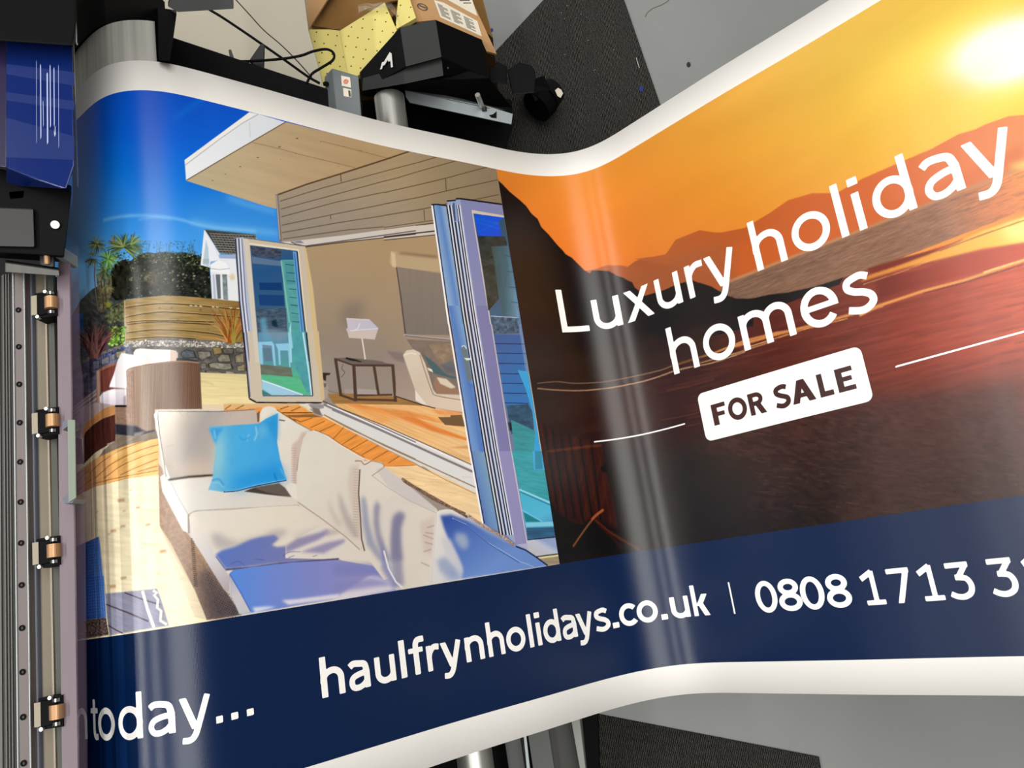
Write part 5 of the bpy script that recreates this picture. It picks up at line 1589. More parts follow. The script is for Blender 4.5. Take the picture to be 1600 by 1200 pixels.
M_BLUE = mat('blue_label', rgb(34, 56, 128), rough=0.4)
M_TAN = mat('tape_steel', rgb(134, 125, 110), rough=0.42, metal=0.35, noise=.05, nscale=8)
M_RAIL = mat('ground_steel_rail', rgb(100, 92, 90), rough=0.5, metal=0.4, noise=.05, nscale=9)
M_BLUEGREY = mat('anodised_strip', rgb(128, 134, 148), rough=0.4, metal=0.3)
M_EXTR = mat('dull_aluminium', rgb(84, 83, 81), rough=0.45, metal=0.4, noise=.08, nscale=5, aniso=(30, .3, 1))
M_OLIVE = mat('dark_olive_edge', rgb(50, 52, 45), rough=0.5)
M_LILAC = mat('lilac_plastic', rgb(110, 97, 106), rough=0.28, noise=.03, nscale=5)
M_COPPER = mat('copper_roller', rgb(168, 130, 94), rough=0.4, metal=0.5)
M_WHITE2 = mat('white_plastic', rgb(228, 228, 224), rough=0.4)
M_RED = mat('red_sticker', rgb(206, 84, 66), rough=0.5)
M_ACR = mat('tinted_acrylic', rgb(150, 128, 152), rough=0.05, alpha=0.045)
M_COVER = mat('blue_acrylic_cover', rgb(13, 31, 88), rough=0.16, spec=0.3, noise=.18, nscale=3.0)
M_COVER2 = mat('violet_acrylic_edge', rgb(34, 28, 58), rough=0.2)
M_STREAK = mat('scratch', rgb(150, 160, 196), rough=0.5)  # pale colour for the lamp reflections painted on the carriage cover
M_DKGREY = mat('dark_grey_casting', rgb(32, 32, 34), rough=0.5, noise=.12, nscale=9)


def foam_material():
    m = mat('yellow_foam', rgb(226, 212, 128), rough=0.9, bump=.3, scale=300)
    nt = m.node_tree
    b = nt.nodes['Principled BSDF']
    tc = nt.nodes.new('ShaderNodeTexCoord')
    mp = nt.nodes.new('ShaderNodeMapping')
    mp.inputs['Rotation'].default_value = (0, 0, .35)
    nt.links.new(tc.outputs['Object'], mp.inputs[0])
    v = nt.nodes.new('ShaderNodeTexVoronoi')
    v.voronoi_dimensions = '2D'
    v.inputs['Scale'].default_value = 42
    v.inputs['Randomness'].default_value = 0.18
    nt.links.new(mp.outputs[0], v.inputs['Vector'])
    lt = nt.nodes.new('ShaderNodeMath')
    lt.operation = 'LESS_THAN'
    lt.inputs[1].default_value = 0.075
    nt.links.new(v.outputs['Distance'], lt.inputs[0])
    mx = nt.nodes.new('ShaderNodeMix')
    mx.data_type = 'RGBA'
    mx.inputs[6].default_value = (*rgb(226, 212, 128), 1)
    mx.inputs[7].default_value = (*rgb(96, 78, 34), 1)
    nt.links.new(lt.outputs[0], mx.inputs[0])
    nt.links.new(mx.outputs[2], b.inputs['Base Color'])
    return m


def carpet_material():
    m = mat('ribbed_carpet', rgb(52, 51, 49), rough=0.95, spec=.1)
    nt = m.node_tree
    b = nt.nodes['Principled BSDF']
    tc = nt.nodes.new('ShaderNodeTexCoord')
    w = nt.nodes.new('ShaderNodeTexWave')
    w.inputs['Scale'].default_value = 80
    w.inputs['Distortion'].default_value = 3.5
    w.inputs['Detail'].default_value = 3
    w.inputs['Detail Scale'].default_value = 3
    nt.links.new(tc.outputs['Object'], w.inputs['Vector'])
    n = nt.nodes.new('ShaderNodeTexNoise')
    n.inputs['Scale'].default_value = 420
    n.inputs['Detail'].default_value = 3
    nt.links.new(tc.outputs['Object'], n.inputs['Vector'])
    mu = nt.nodes.new('ShaderNodeMath')
    mu.operation = 'MULTIPLY'
    nt.links.new(w.outputs['Fac'], mu.inputs[0])
    nt.links.new(n.outputs['Fac'], mu.inputs[1])
    cr = nt.nodes.new('ShaderNodeValToRGB')
    cr.color_ramp.elements[0].position = .05
    cr.color_ramp.elements[0].color = (*rgb(20, 20, 20), 1)
    cr.color_ramp.elements[1].position = .55
    cr.color_ramp.elements[1].color = (*rgb(88, 86, 82), 1)
    nt.links.new(mu.outputs[0], cr.inputs[0])
    nt.links.new(cr.outputs[0], b.inputs['Base Color'])
    bp = nt.nodes.new('ShaderNodeBump')
    bp.inputs['Strength'].default_value = .6
    bp.inputs['Distance'].default_value = .003
    nt.links.new(mu.outputs[0], bp.inputs['Height'])
    nt.links.new(bp.outputs[0], b.inputs['Normal'])
    return m


M_FOAM = foam_material()
M_CARPET = carpet_material()


def pts(z, *pp): return [at(x, y, z) for x, y in pp]


def slab(name, pp, z, t, m, parent=None, bevel=0.0):
    """flat piece whose upper face is at height z"""
    return MB().prism([p - np.array([0, 0, t]) for p in pts(z, *pp)], (0, 0, t), bevel).build(name, m, parent)


# ------------------------------------------------------------------ floor, mats
fl = MB().box(-3.0, 3.4, -3.0, 3.4, -0.05, 0.0).build('floor', M_FLOOR)
tag(fl, kind='structure')
M_WALL = mat('wall_paint', rgb(128, 126, 120), rough=0.8)
for nm, b_ in (('wall_left', (-3.1, -3.0, -3.1, 3.5)), ('wall_right', (3.4, 3.5, -3.1, 3.5)), ('wall_front', (-3.0, 3.4, -3.1, -3.0)), ('wall_back', (-3.0, 3.4, 3.4, 3.5))):
    tag(MB().box(*b_, 0.0, 3.7).build(nm, M_WALL), kind='structure')
tag(MB().box(-3.1, 3.5, -3.1, 3.5, 3.7, 3.8).build('ceiling', M_WALL), kind='structure')
tag(slab('carpet_mat', [(941, -99), (1032, 164), (1085, 330), (930, 420), (620, 330), (700, 160)], 0.006, 0.006, M_CARPET), 'charcoal ribbed carpet mat on the floor beside the black caster wheel', 'mat', 'carpet mats under the printer')
tag(slab('carpet_mat', [(925, 1114), (1280, 1183), (1298, 1290), (860, 1290), (860, 1102)], 0.006, 0.006, M_CARPET), 'charcoal ribbed carpet mat on the floor right of the grey steel leg', 'mat', 'carpet mats under the printer')
# specks lying about
tag(slab('blue_ring', [(1002 + 3.4 * math.cos(a), 139 + 4.6 * math.sin(a)) for a in np.linspace(0, 6.2, 10)[:-1]], 0.009, 0.002, M_BLUE), 'small blue ring dropped on the carpet near the white banner edge', 'ring')
tag(slab('floor_stain', [(768.5 + 2.2 * math.cos(a), 47 + 3 * math.sin(a)) for a in np.linspace(0, 6.2, 10)[:-1]], 0.0006, 0.0005, M_BLUE), 'blue ink spot on the grey floor next to the cardboard box', 'stain')
tag(slab('floor_stain', [(1076 + 3.4 * math.cos(a), 101 + 4.4 * math.sin(a)) for a in np.linspace(0, 6.2, 10)[:-1]], 0.0006, 0.0005, M_CHAR), 'dark round chip in the grey floor above the banner edge', 'stain')
sc_ = MB()
for a, b in zip([(1008, 26), (1012, 19), (1020, 13), (1033, 8), (1042, 3)], [(1012, 19), (1020, 13), (1033, 8), (1042, 3), (1052, -8)]):
    p, q = at(*a, 0.0008), at(*b, 0.0008)
    sc_.tube([p, q], 0.0011, 5)
tag(sc_.build('floor_scratch', mat('scuff', rgb(120, 110, 88), rough=.8)), 'thin brown scuff line on the grey floor at the top', 'scratch')
tag(MB().tube(pts(0.009, (994, 90), (996, 97), (999, 106)), 0.0008, 5).build('white_thread', M_WHITE2), 'short white thread at the edge of the carpet mat', 'thread')
lint = [(877, 20), (882, 29), (901, 28), (917, 27), (908, 22), (919, 63), (882, 85), (928, 110), (930, 109), (959, 78), (886, 9), (968, 158)]
L0 = None
for i, (x, y) in enumerate(lint):
    p = at(x, y, 0.007)
    if L0 is None:
        mb = MB().hull([(.0012, 0, 0), (-.001, .0009, 0), (-.0004, -.0011, 0), (.0002, 0, .001)])
        L0 = mb.build('lint_speck', M_WHITE2)
        o = L0
    else:
        o = L0.copy()
        C.objects.link(o)
    o.location = p
    o.rotation_euler = (0, 0, i * 1.3)
    tag(o, 'tiny pale fleck of lint on the charcoal carpet mat', 'lint', 'lint specks on the carpet mat')

# ------------------------------------------------------------------ the printer: platen side on the left
printer = empty('wide_format_printer', (-0.7, 0.2, 0.0), 'large black and grey roll printer with rails at the left edge, feeding the banner', 'printer')


def X(px, z, py=838): return float(at(px, py, z)[0])


YT = float(at(40, 425, 0.93)[1])
YB = -0.66
MB().box(-1.35, -0.575, -0.85, 0.80, 0.12, 0.64, .004).build('body', M_BLACK2, printer)
for y in (-0.75, 0.65):
    MB().box(-1.3, -0.55, y, y + .1, 0.0, 0.12).build('foot', M_BLACK, printer)
s_end = float(on_sheet(np.array([245.0, 94.5]))[0])
gp = link('guide_plate', grid_mesh(np.linspace(-0.10, s_end, 60), np.linspace(-0.42, 0.8165, 8), -0.0016, 0.003), M_ALU, printer)
tag(gp, 'curved aluminium guide plate')
MB().prism([surf(s, 0.8175, 0.001) for s in np.linspace(-0.10, 0.075, 24)] + [np.array([-0.47, 0.8175, 0.74]), np.array([-0.60, 0.8175, 0.74])], (0, .16, 0)).build('roller_cap', M_BLACK, printer)
# bed beside the rails
bed = MB().box(-1.25, -0.72, YB, YT + .02, 0.64, 0.876, .002).box(X(-130, .88), X(78, .88), YB, YT + .02, 0.8745, 0.885).build('bed', M_BLACK, printer)
ex = MB()
ex.box(X(-130, .93), X(21.5, .93), YB, YT, 0.885, 0.930, .001)
for px in (3, 10, 14.5, 19):
    ex.box(X(px - .8, .93), X(px + .8, .93), YB, YT, 0.929, 0.9325)
ex.build('extrusion', M_EXTR, printer)
rail_ = MB().box(X(22.5, .94), X(43.0, .94), YB, YT, 0.885, 0.940, .0012)
rail_.build('linear_rail', M_RAIL, printer)
MB().box(X(22.8, .942), X(24.3, .942), YB, YT, 0.9395, 0.9412).build('rail_lip', M_BRACK, printer)
MB().box(X(41.2, .942), X(42.7, .942), YB, YT, 0.9395, 0.9412).build('rail_lip', M_BRACK, printer)
MB().box(X(43.4, .93), X(54, .93), YB, YT, 0.885, 0.928, .001).build('side_strip', M_BLUEGREY, printer)
MB().box(X(61.3, .925), X(79, .925), YB, YT, 0.885, 0.924, .001).build('tape_bar', M_TAN, printer)
MB().box(X(83.5, .925), X(93, .925), YB, YT, 0.921, 0.926, .001).build('edge_strip', M_OLIVE, printer)
for y0, y1 in ((452, 498), (637, 686), (842, 896), (1092, 1150)):
    a, b = at(48, y0, .9285), at(49, y1, .9285)
    MB().box(X(43.8, .9285), X(52.6, .9285), b[1], a[1], 0.9278, 0.9287).build('blue_label', M_BLUE, printer)
for x0_, x1_ in ((54, 61), (79, 83.5)):
    MB().box(X(x0_, .92), X(x1_, .92), YB, YT, 0.885, 0.9195).build('dark_channel', M_BLACK, printer)
# socket screws of the rail
scr = None
SY = [484, 541, 599, 660, 720, 784, 848, 914, 981, 1050, 1120, 1192]
y0_, y1_ = float(at(33, 484, .94)[1]), float(at(40, 1192, .94)[1])
for i in range(12):
    y = y0_ + (y1_ - y0_) * i / 11
    loc = Vector((X(33.3, .94), y, 0.9402))
    if scr is None:
        scr = MB().cyl((0, 0, 0), (0, 0, .0012), .0033, n=24, hollow=.0017).build('screw', M_BLACK)
        hx = MB().cyl((0, 0, 0), (0, 0, .0004), .0017, n=6).build('socket', M_CHAR)
        hx.parent = scr
        o = scr
    else:
        o = scr.copy()
        C.objects.link(o)
        h2 = hx.copy()
        C.objects.link(h2)
        h2.parent = o
    o.parent = printer
    o.matrix_parent_inverse = Matrix.Translation(-Vector(printer.location))
    o.location = loc
# pinch-roller clamps riding the tape bar
clamps = []
for (cx, cy) in ((76, 477), (78, 660), (80, 862), (84, 1112)):
    p = at(cx, cy, .945)
    if not clamps:
        c0 = MB().box(-.0145, .0125, -.0165, .0165, -.018, .004, .003).hull([(-.014, -.017, -.02), (.013, -.013, -.02), (.0165, -.004, -.015), (.0165, .006, -.015), (.012, .014, -.015), (-.012, .017, -.02), (-.012, .014, .006), (.006, .012, .006), (.006, -.012, .006), (-.012, -.014, .006)], .001).build('pinch_roller', M_BLACK)
        parts = [MB().cyl((.0065, -.0075, .005), (.0065, .0075, .005), .0075, n=28, bevel=.0008).build('copper_roller', M_COPPER),
                 MB().box(-.0175, -.0105, -.0125, .0125, -.002, .0068, .0008).build('clamp_plate', M_TAN),
                 MB().cyl((.0065, -.0140, .0055), (.0065, -.0105, .0055), .0042, n=20, bevel=.001).build('bearing', M_CHROME),
                 MB().cyl((.0065, .0105, .0055), (.0065, .0140, .0055), .0042, n=20, bevel=.001).build('bearing', M_CHROME),
                 MB().cyl((-.010, -.0155, .002), (-.010, -.0155, .0075), .0022, n=14).build('clamp_screw', M_STEEL),
                 MB().cyl((0, .0155, .002), (0, .0155, .0075), .0022, n=14).build('clamp_screw', M_STEEL)]
        for q in parts: q.parent = c0
        o = c0
    else:
        o = c0.copy()
        C.objects.link(o)
        for q in parts:
            q2 = q.copy()
            C.objects.link(q2)
            q2.parent = o
    o.parent = printer
    o.matrix_parent_inverse = Matrix.Translation(-Vector(printer.location))
    o.location = p
    clamps.append(o)
# lilac guard and the clear pane over the sheet
ga = [(91, 385), (96, 408), (112, 408), (112, 640), (118.5, 820), (126, 1290), (96, 1290), (92.5, 820), (88, 430)]
MB().prism([p - np.array([0, 0, .003]) for p in pts(.947, (94, 398), (108.5, 398), (111.5, 640), (115.5, 820), (119.5, 1080), (123, 1290), (98, 1290), (92.5, 820), (89, 430))], (0, 0, .003), .0005).build('lilac_guard', M_LILAC, printer)
MB().prism([p - np.array([0, 0, .0025]) for p in pts(.9515, (108, 384), (121, 384), (124, 560), (129, 600), (136, 1290), (121, 1290), (118, 1080), (114, 820), (110, 640), (107, 430))], (0, 0, .0025), .0004).build('clear_guard', M_ACR, printer)
hb = MB()
hb.prism([p - np.array([0, 0, .0015]) for p in pts(.975, (105.5, 656), (117, 656), (118.5, 778), (107, 785))], (0, 0, .0015), .0006)
hb.build('guard_handle', mat('satin_handle', rgb(108, 118, 106), rough=.4, metal=.3), printer)
hf = MB()
hf.prism([p - np.array([0, 0, .024]) for p in pts(.974, (97, 659), (105.5, 656), (105.5, 666), (98, 672))], (0, 0, .024), .0006)
hf.build('handle_foot', mat('handle_foot_grey', rgb(84, 88, 100), rough=.4, metal=.3), printer)
hf = MB()
hf.prism([p - np.array([0, 0, .024]) for p in pts(.974, (98, 778), (107, 772), (118, 779), (112, 786), (100, 787))], (0, 0, .024), .0006)
hf.build('handle_foot', bpy.data.materials['handle_foot_grey'], printer)

# carriage with its covers
car = empty('print_carriage', (-0.75, 0.6, 0.9), 'black print carriage with painted lamp reflections on a blue acrylic cover at the top left', 'printer carriage')
cz = 1.03
MB().hull(pts(cz + .03, (-60, -60), (120, -60), (119, 30), (113, 72), (10, 44), (-60, 60)) + pts(cz - .10, (-60, -60), (121, -60), (121, 70), (-60, 60)), .003).build('housing', M_BLACK, car)
blue = MB().hull(pts(cz, (10, 46), (113, 73), (116, 258), (103, 296), (60, 282), (10, 262)) + pts(cz - .05, (10, 46), (114, 73), (116, 262), (10, 290)) + pts(.90, (20, 60), (112, 80), (112, 255), (20, 270)), .0015)
cv = blue.build('blue_cover', M_COVER, car)
MB().hull(pts(cz - .002, (-50, 30), (10, 45), (10, 262), (-50, 250)) + pts(cz - .05, (-50, 30), (9, 45), (9, 262), (-50, 250)), .001).build('side_cover', M_COVER2, car)
st = MB()  # lamp reflections in the blue cover, laid on as pale strips
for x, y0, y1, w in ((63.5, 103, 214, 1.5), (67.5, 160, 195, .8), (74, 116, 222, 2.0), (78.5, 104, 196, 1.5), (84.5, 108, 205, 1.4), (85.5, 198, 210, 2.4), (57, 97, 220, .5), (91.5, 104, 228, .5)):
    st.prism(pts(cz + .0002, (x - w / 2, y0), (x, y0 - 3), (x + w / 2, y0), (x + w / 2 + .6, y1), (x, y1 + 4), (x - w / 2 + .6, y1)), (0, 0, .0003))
st.build('lamp_streaks', M_STREAK, cv)
sb = MB()  # lighter bands painting a ghost reflection into the cover
for a_, b_, c_, d_ in (((10, 116), (116, 134), (116, 113), (10, 100)), ((10, 157), (116, 172), (116, 158), (10, 144)), ((10, 246), (116, 250), (116, 213), (10, 184))):
    sb.prism(pts(cz + .0001, a_, b_, c_, d_), (0, 0, .0001))
sb.build('cover_reflection', mat('cover_reflection', rgb(30, 44, 96), rough=.16), cv)
MB().box(X(115.8, .93, 200), X(118.6, .93, 200), float(at(117, 292, .93)[1]), float(at(117, 60, .93)[1]), .928, .93).build('cover_edge', M_STEEL, car)
MB().tube(pts(cz + .02, (88, -8), (100, 1), (111, 12), (117, 27), (119, 45), (119.5, 66), (121, 70)), .0008, 6).build('cover_rim', M_BRACK, car)
MB().hull(pts(.99, (-50, 250), (60, 280), (104, 296), (112, 300), (106, 330), (100, 400), (-50, 392)) + pts(.89, (-50, 250), (112, 290), (100, 410), (-50, 400)), .002).build('head_block', M_BLACK, car)
MB().hull(pts(.995, (-50, 322), (52, 326), (54, 386), (-50, 384)) + pts(.94, (-50, 322), (54, 326), (55, 388), (-50, 386)), .0015).build('head_cover', M_DKGREY, car)
MB().cyl(at(86, 351, .99), at(86, 351, .995), .0048, n=24, bevel=.0008).build('white_knob', M_WHITE2, car)
MB().prism([p - np.array([0, 0, .006]) for p in pts(.99, (14, 300), (38, 298), (36, 309), (16, 311))], (0, 0, .006), .001).build('white_catch', M_WHITE2, car)
MB().hull(pts(.975, (8, 410), (92, 422), (93, 431), (8, 425)) + pts(.935, (8, 406), (92, 418), (93, 431), (8, 425)), .001).build('crossbar', M_EXTR, car)
MB().hull(pts(.975, (62, 388), (84, 392), (84, 418), (62, 414)) + pts(.93, (62, 388), (86, 392), (86, 418), (62, 414)), .002).build('nozzle_block', M_DKGREY, car)
MB().cyl(at(73, 395, .98), at(74, 412, .975), .0035, n=14).build('nozzle', M_COPPER, car)
MB().box(X(84, .97, 390), X(92, .97, 390), float(at(88, 400, .97)[1]), float(at(88, 382, .97)[1]), .93, .97, .001).build('catch_plate', M_BRACK, car)

# ------------------------------------------------------------------ below and behind the printer, top edge of the photo
frame = empty('printer_side_frame', tuple(at(380, 110, .6)), 'long black sloping side frame beneath the white top edge of the banner', 'printer frame')
MB().hull(pts(.80, (262, 56), (262, 108)) + pts(.64, (512, 139), (512, 178)) + pts(.60, (566, 160), (566, 200)) + pts(.74, (262, 56), (262, 108)) + pts(.56, (512, 139), (512, 178), (566, 160), (566, 200)), .002).build('beam', M_BLACK2, frame)
MB().hull(pts(.90, (246, 12), (263, 14), (276, 22), (274, 33), (266, 42), (265, 96), (248, 94)) + pts(.70, (246, 12), (276, 16), (266, 96), (248, 94)), .001).build('end_plate', M_BLACK, frame)
MB().hull(pts(.93, (276, -30), (364, -30), (365, 14), (278, 19), (262, 10)) + pts(.89, (276, -30), (364, -30), (365, 8), (280, 10), (262, 4)), .001).build('upper_bracket', M_CHAR, frame)
MB().hull(pts(.70, (355, 94), (369, 96), (374, 107), (362, 108), (356, 102)) + pts(.67, (355, 94), (374, 107), (356, 104)), .001).build('clip', M_CHAR, frame)
MB().hull(pts(.72, (357, 78), (361, 77), (369, 100), (364, 104), (359, 90)) + pts(.70, (357, 78), (369, 100), (364, 104)), .0008).build('clip_lever', M_EXTR, frame)
MB().prism([p - np.array([0, 0, .006]) for p in pts(.69, (389, 95), (407, 69), (412, 69), (411, 108))], (0, 0, .006)).build('gusset', M_CHAR, frame)
tag(MB().tube(spline(pts(.66, (318, 8), (327, 15), (347, 27), (380, 49), (412, 71), (445, 94), (480, 119), (499, 130)), 6), .0023, 8).build('black_cable', M_BLACK, None, smooth=True), 'thick straight black cable running down behind the side frame', 'cable')
tag(MB().tube(spline(pts(.62, (362, -8), (369, 0), (390, 23), (412, 47), (440, 71), (465, 96), (487, 121)), 6), .0011, 8).build('thin_cable', M_CHAR, None, smooth=True), 'thin dark wire running above the thick black cable', 'cable')
tag(MB().tube(spline(pts(.70, (367, 96), (395, 95.5), (440, 92), (470, 87), (490, 80), (510, 77), (521, 83), (520, 94), (502, 106), (487, 116), (479, 131)), 6), .0022, 8).build('looped_cable', M_BLACK, None, smooth=True), 'black cable looping out over the yellow foam and back', 'cable')

tag(slab('cream_board', [(255, -60), (477, -60), (476, 0), (482, 48), (507, 140), (540, 185), (255, 130)], .50, .006, M_CREAM), 'cream board lying behind the black side frame under the cables', 'board')

ctl = empty('control_box', tuple(at(540, 150, .6)), 'small grey control box with a red sticker beside the steel tube', 'control box')
MB().hull(pts(.655, (519, 107), (560, 119), (566, 200), (528, 190)) + pts(.635, (507, 122), (513, 185)) + pts(.55, (507, 120), (519, 107), (560, 119), (566, 200), (513, 185)), .0015).build('case', M_GREYP, ctl)
stk = slab('warning_sticker', [(533, 118), (547, 121), (548.5, 137), (534, 134)], .6562, .0006, M_PAPER, ctl)
tag(stk, 'white sticker with a red ring')
rr = MB()
c_ = at(540.5, 127.5, .6566)
rr.cyl(c_, c_ + np.array([0, 0, .0004]), .0042, n=28, hollow=.0026)
rr.build('red_ring', M_RED, stk)
MB().cyl(c_, c_ + np.array([0, 0, .0004]), .0014, n=16).build('red_mark', M_RED, stk)
st2 = slab('small_sticker', [(536, 137), (549, 140), (549, 152.5), (537, 150)], .6562, .0006, M_PAPER, ctl)
slab('sticker_print', [(544, 141), (547.4, 141.6), (548, 151), (545, 150.4)], .6568, .0006, M_PRINTK, st2)
MB().cyl(at(510.5, 131, .648), at(508.0, 131, .640), .004, n=16).build('cable_hole', M_BLACK, ctl)

# motor housing
mo = empty('motor_housing', tuple(at(660, 100, .35)), 'black and charcoal angular motor housing in front of the cardboard box', 'motor housing')
T4 = pts(.50, (625, 43), (681, 31), (690, 89), (634, 104))
MB().hull(T4 + pts(.44, (634, 104), (690, 89)) + pts(.36, (625, 43), (681, 31)), .001).build('top_panel', M_CHAR, mo)
lf = MB().hull(pts(.497, (625, 43), (634, 104)) + pts(.44, (562, 113), (566, 142)) + pts(.40, (632, 131)) + pts(.34, (562, 113), (566, 142), (632, 131), (625, 43)), .001).build('sloping_side', M_BLACK2, mo)
MB().hull(pts(.496, (681, 31), (690, 89)) + pts(.40, (753, 62), (765, 124)) + pts(.45, (693, 118)) + pts(.30, (681, 31), (753, 62), (765, 124), (693, 118)), .001).build('right_cover', M_BLACK, mo)
MB().hull(pts(.485, (632, 104), (690, 90), (693, 118), (632, 131)) + pts(.45, (567, 122), (566, 142)) + pts(.40, (632, 104), (693, 118), (632, 131), (566, 142)), .001).build('front_band', M_CHAR, mo)
sg = MB()
zz = .470
for q in ([(596, 104), (609, 82), (612, 84), (601, 102)], [(609, 82), (612, 84), (614, 105), (611, 106)], [(597, 98), (600, 97), (597, 108), (594, 109)], [(605, 91), (610, 84), (611, 95), (607, 97)]):
    sg.prism([at(u, v, .4445 + (u - 563) / 67 * .057) for u, v in q], (0, 0, .0012))
sg.build('white_marking', M_WHITE2, lf)
MB().hull(pts(.44, (570, 128), (692, 96), (764, 122)) + pts(.33, (564, 146), (632, 150), (700, 140), (768, 136), (800, 168)) + pts(.28, (566, 150), (700, 150), (790, 165), (690, 90)), .001).build('underbody', M_BLACK, mo)
for x, y, z in ((700, 107, .47), (741, 123, .43)):
    p = at(x, y, z)
    MB().cyl(p, p + np.array([0, 0, .002]), .002, n=14).build('screw', M_CHAR, mo)
MB().hull(pts(.24, (560, 158), (700, 140), (800, 156), (800, 200), (780, 265), (560, 265)) + pts(.03, (560, 175), (700, 165), (800, 175), (800, 200), (780, 265), (560, 265)), .004).build('base_casting', M_BLACK, mo)
MB().hull(pts(.26, (792, 110), (811, 97), (830, 102), (837, 112), (835, 145), (801, 148)) + pts(.16, (792, 110), (811, 97), (837, 112), (835, 145), (801, 148)), .002).hull(pts(.25, (764, 108), (778, 96), (792, 104), (792, 132), (766, 128)) + pts(.20, (764, 108), (778, 96), (792, 104), (792, 132), (766, 128)), .002).build('end_block', M_BLACK2, mo)
br = empty('metal_bracket', tuple(at(720, 160, .33)), 'light grey angled metal bracket bar below the black motor housing', 'bracket')
MB().prism([p - np.array([0, 0, .002]) for p in pts(.40, (634, 151), (640, 160), (799, 194), (801, 178), (765, 167), (633, 141))], (0, 0, .002), .0004).build('flange', M_BRACK, br)
MB().hull(pts(.402, (632, 141), (765, 169)) + pts(.40, (632, 141), (765, 169)) + pts(.37, (632, 134), (640, 133), (790, 172)), .0003).build('web', mat('grey_zinc_web', rgb(112, 118, 120), rough=.4, metal=.4), br)
MB().cyl(at(746, 148, .44), at(753, 166, .405), .0052, n=20, bevel=.001).build('pin', M_STEEL, br)
MB().cyl(at(757, 168, .403), at(757, 173, .403), .005, n=12).build('nut', M_DKGREY, br)
MB().prism(pts(.4002, (764, 180), (770, 179), (776, 174), (776, 185), (768, 184)), (0, 0, .0006)).build('slot', M_BLACK, br)

cw = empty('caster_wheel', tuple(at(850, 150, .06)), 'black caster wheel standing on the charcoal carpet mat', 'caster wheel')
a_, b_ = at(838, 168, .085), at(866, 140, .075)
MB().cyl(a_, a_ + (b_ - a_) * .42, .041, n=36, bevel=.004).build('tyre', M_BLACK, cw)
MB().cyl(a_ + (b_ - a_) * .52, b_, .038, .032, n=36, bevel=.004).build('tyre', M_BLACK2, cw)
MB().cyl(a_ + (b_ - a_) * .3, b_ + (b_ - a_) * .1, .012, n=20).build('hub', M_BLACK2, cw)
MB().hull([at(822, 128, .13), at(850, 118, .12), at(860, 140, .12), at(836, 160, .12), at(824, 130, .04), at(852, 124, .05)], .002).build('fork', M_BLACK, cw)
tag(MB().hull(pts(.125, (867, 141), (872, 137), (877, 140), (880, 146), (876, 153), (871, 150)) + pts(.118, (868, 142), (879, 146), (873, 152)), .0004).build('paper_scrap', M_PAPER), 'torn scrap of cream paper stuck on the black caster wheel', 'paper')

tube = empty('steel_roller_tube', tuple(at(680, 660, .42)), 'polished steel tube running beneath the banner from top to bottom', 'tube')
p0, p1 = at(607, 153, .42), at(757, 1290, .42)
p1[0] = p0[0] = (p0[0] + p1[0]) / 2
MB().cyl(p0, p1, .0305, n=64, hollow=.026).build('pipe', M_STEEL, tube, smooth=True)
MB().cyl(p0 - np.array([0, .004, 0]), p0 + np.array([0, .03, 0]), .024, n=40).build('bung', M_BLACK, tube)

# cardboard box with foam
bx = empty('cardboard_box', tuple(at(640, 30, .05)), 'open cardboard box with shipping labels behind the black motor housing', 'box')
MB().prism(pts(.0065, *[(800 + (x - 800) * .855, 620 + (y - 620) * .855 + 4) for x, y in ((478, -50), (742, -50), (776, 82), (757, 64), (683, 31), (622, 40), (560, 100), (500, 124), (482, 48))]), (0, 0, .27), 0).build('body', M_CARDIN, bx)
slab('flap', [(476, -30), (532, -30), (511, 0), (487, 38), (482, 48)], .335, .005, M_CARD, bx)
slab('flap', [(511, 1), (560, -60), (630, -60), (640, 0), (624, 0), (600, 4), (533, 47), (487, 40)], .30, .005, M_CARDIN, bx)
sd = slab('side_panel', [(637, -40), (722, -40), (737, 0), (776, 84), (760, 80), (752, 62), (681, 31), (650, 34), (640, 10)], .345, .006, M_CARD, bx)
for k_, q in enumerate(([(678, 0), (693, 4), (746, 33), (753, 57), (688, 27)], [(676, -30), (730, -30), (738, 0), (746, 25), (725, 14), (700, 0), (678, -4)])):
    lb = slab('shipping_label', q, .3462, .001, M_PAPER, sd)
    pr_ = MB()
    if k_ == 0:
        for r in range(9):
            for seg in range(3):
                t0 = .12 + r * .085
                f = lambda u, v: (np.array(q[0]) * (1 - u) * (1 - v) + np.array(q[2]) * u * (1 - v) + np.array(q[4]) * (1 - u) * v + np.array(q[3]) * u * v)
                u0 = .06 + seg * .3
                u1 = u0 + (.22 if (r + seg) % 3 else .12)
                pr_.prism([at(*f(u0, t0), .3466), at(*f(u1, t0), .3466), at(*f(u1, t0 + .035), .3466), at(*f(u0, t0 + .035), .3466)], (0, 0, .0003))
    else:
        for r in range(5):
            pr_.prism(pts(.3466, (700 + r * 6, -12 + r * 4), (728 + r * 2, -12 + r * 4), (728 + r * 2, -10.6 + r * 4), (700 + r * 6, -10.6 + r * 4)), (0, 0, .0003))
    pr_.build('label_text', M_PRINTK, lb)
rg = MB()
ring_c = at(660, 11, .3455)
for k_ in range(26):
    a0, a1 = 2 * math.pi * k_ / 26, 2 * math.pi * (k_ + 1) / 26
    g_ = lambda a, r: ring_c + np.array([math.cos(.7) * r * .0135 * math.cos(a) + math.sin(.7) * r * .0075 * math.sin(a), -math.sin(.7) * r * .0135 * math.cos(a) + math.cos(.7) * r * .0075 * math.sin(a), 0])
    rg.prism([g_(a0, 1), g_(a1, 1), g_(a1, .74), g_(a0, .74)], (0, 0, .0003))
rg.prism([ring_c + np.array(v) for v in ((-.007, .004, 0), (-.005, .006, 0), (.008, -.003, 0), (.006, -.005, 0))], (0, 0, .0003))
rg.build('round_stamp', M_PRINTK, sd)
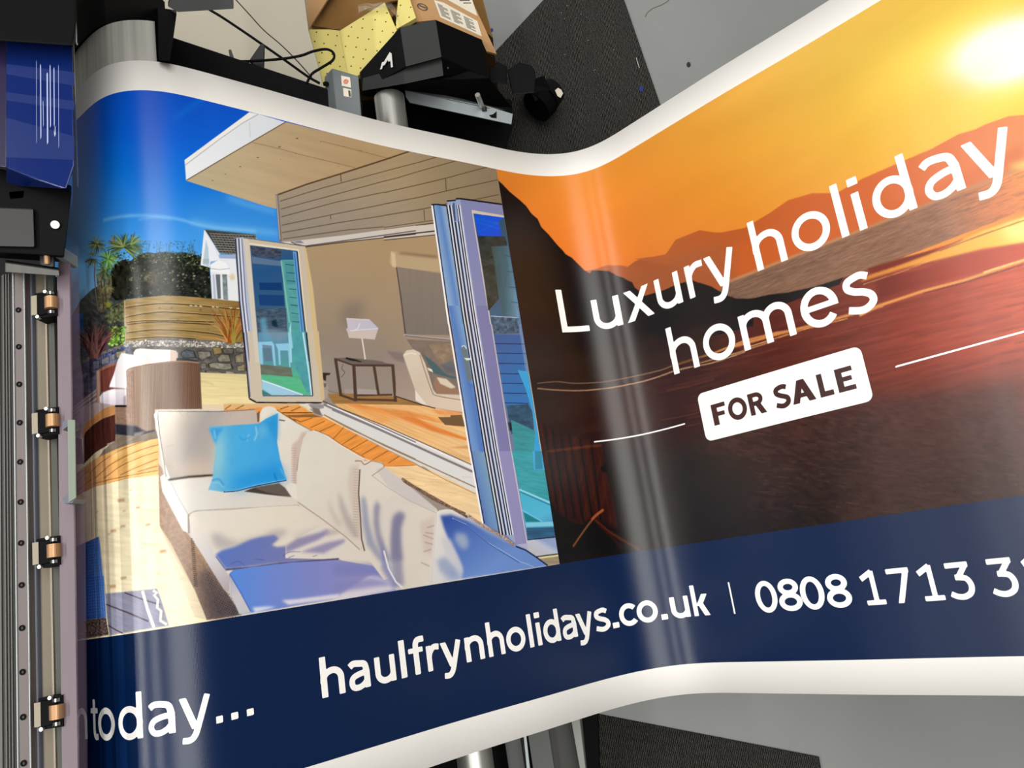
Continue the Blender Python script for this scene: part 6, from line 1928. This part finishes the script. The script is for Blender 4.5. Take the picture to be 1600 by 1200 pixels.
fo = MB()
fo.prism([p - np.array([0, 0, .012]) for p in pts(.36, (482, 46), (514, 46), (532, 48), (545, 120), (520, 150), (505, 140), (497, 108))], (0, 0, .012), .002)
fo.prism([p - np.array([0, 0, .012]) for p in pts(.364, (531, 48), (601, 4), (620, 47), (575, 110), (545, 125))], (0, 0, .012), .002)
tag(fo.build('foam_sheet', M_FOAM), 'yellow perforated foam sheet sticking out of the cardboard box', 'foam sheet')
tag(MB().prism([p - np.array([0, 0, .012]) for p in pts(.36, (624, -20), (636, -20), (642, 4), (650, 28), (636, 36), (618, 46), (620, 20))], (0, 0, .012), .002).build('foam_strip', M_FOAM), 'narrow yellow foam strip against the labelled side of the box', 'foam strip')
random.seed(3)
wr = bmesh.new()
gx = [(560, 12), (572, 8), (584, 9), (598, 5), (610, 8), (617, 14), (622, 26), (626, 38)]
rows = []
for r in range(4):
    rows.append([wr.verts.new(tuple(at(x + random.uniform(-2, 2), y + r * 4 - 4 + random.uniform(-2, 2), .372 + random.uniform(-.008, .012)))) for x, y in gx])
for a, b in zip(rows, rows[1:]):
    for i in range(len(a) - 1):
        wr.faces.new((a[i], a[i + 1], b[i + 1], b[i]))
wme = bpy.data.meshes.new('wrap')
wr.to_mesh(wme)
wr.free()
tag(link('plastic_wrap', wme, mat('clear_film', rgb(214, 206, 190), rough=.15, alpha=.28)), 'crumpled clear plastic film between the two foam pieces', 'plastic film')

# ------------------------------------------------------------------ steel legs at the bottom edge
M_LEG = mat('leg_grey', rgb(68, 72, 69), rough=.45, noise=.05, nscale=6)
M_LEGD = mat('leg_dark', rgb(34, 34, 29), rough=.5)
def strip_hull(z, t, q): return pts(z, *q) + pts(z - t, *q)


leg = MB().hull(strip_hull(.40, .12, [(816, 1090), (850, 1090), (880, 1290), (846, 1290)]), .001).build('leg', M_LEG, printer)
tag(leg, 'dark grey steel leg below the white bottom edge')
MB().hull(pts(.25, (640, 1090), (935, 1080), (940, 1290), (640, 1290)) + pts(.0065, (690, 1090), (925, 1080), (925, 1290), (690, 1290)), .003).build('shadow_plinth', M_BLACK, leg)  # coloured black for the shadow between leg and mat
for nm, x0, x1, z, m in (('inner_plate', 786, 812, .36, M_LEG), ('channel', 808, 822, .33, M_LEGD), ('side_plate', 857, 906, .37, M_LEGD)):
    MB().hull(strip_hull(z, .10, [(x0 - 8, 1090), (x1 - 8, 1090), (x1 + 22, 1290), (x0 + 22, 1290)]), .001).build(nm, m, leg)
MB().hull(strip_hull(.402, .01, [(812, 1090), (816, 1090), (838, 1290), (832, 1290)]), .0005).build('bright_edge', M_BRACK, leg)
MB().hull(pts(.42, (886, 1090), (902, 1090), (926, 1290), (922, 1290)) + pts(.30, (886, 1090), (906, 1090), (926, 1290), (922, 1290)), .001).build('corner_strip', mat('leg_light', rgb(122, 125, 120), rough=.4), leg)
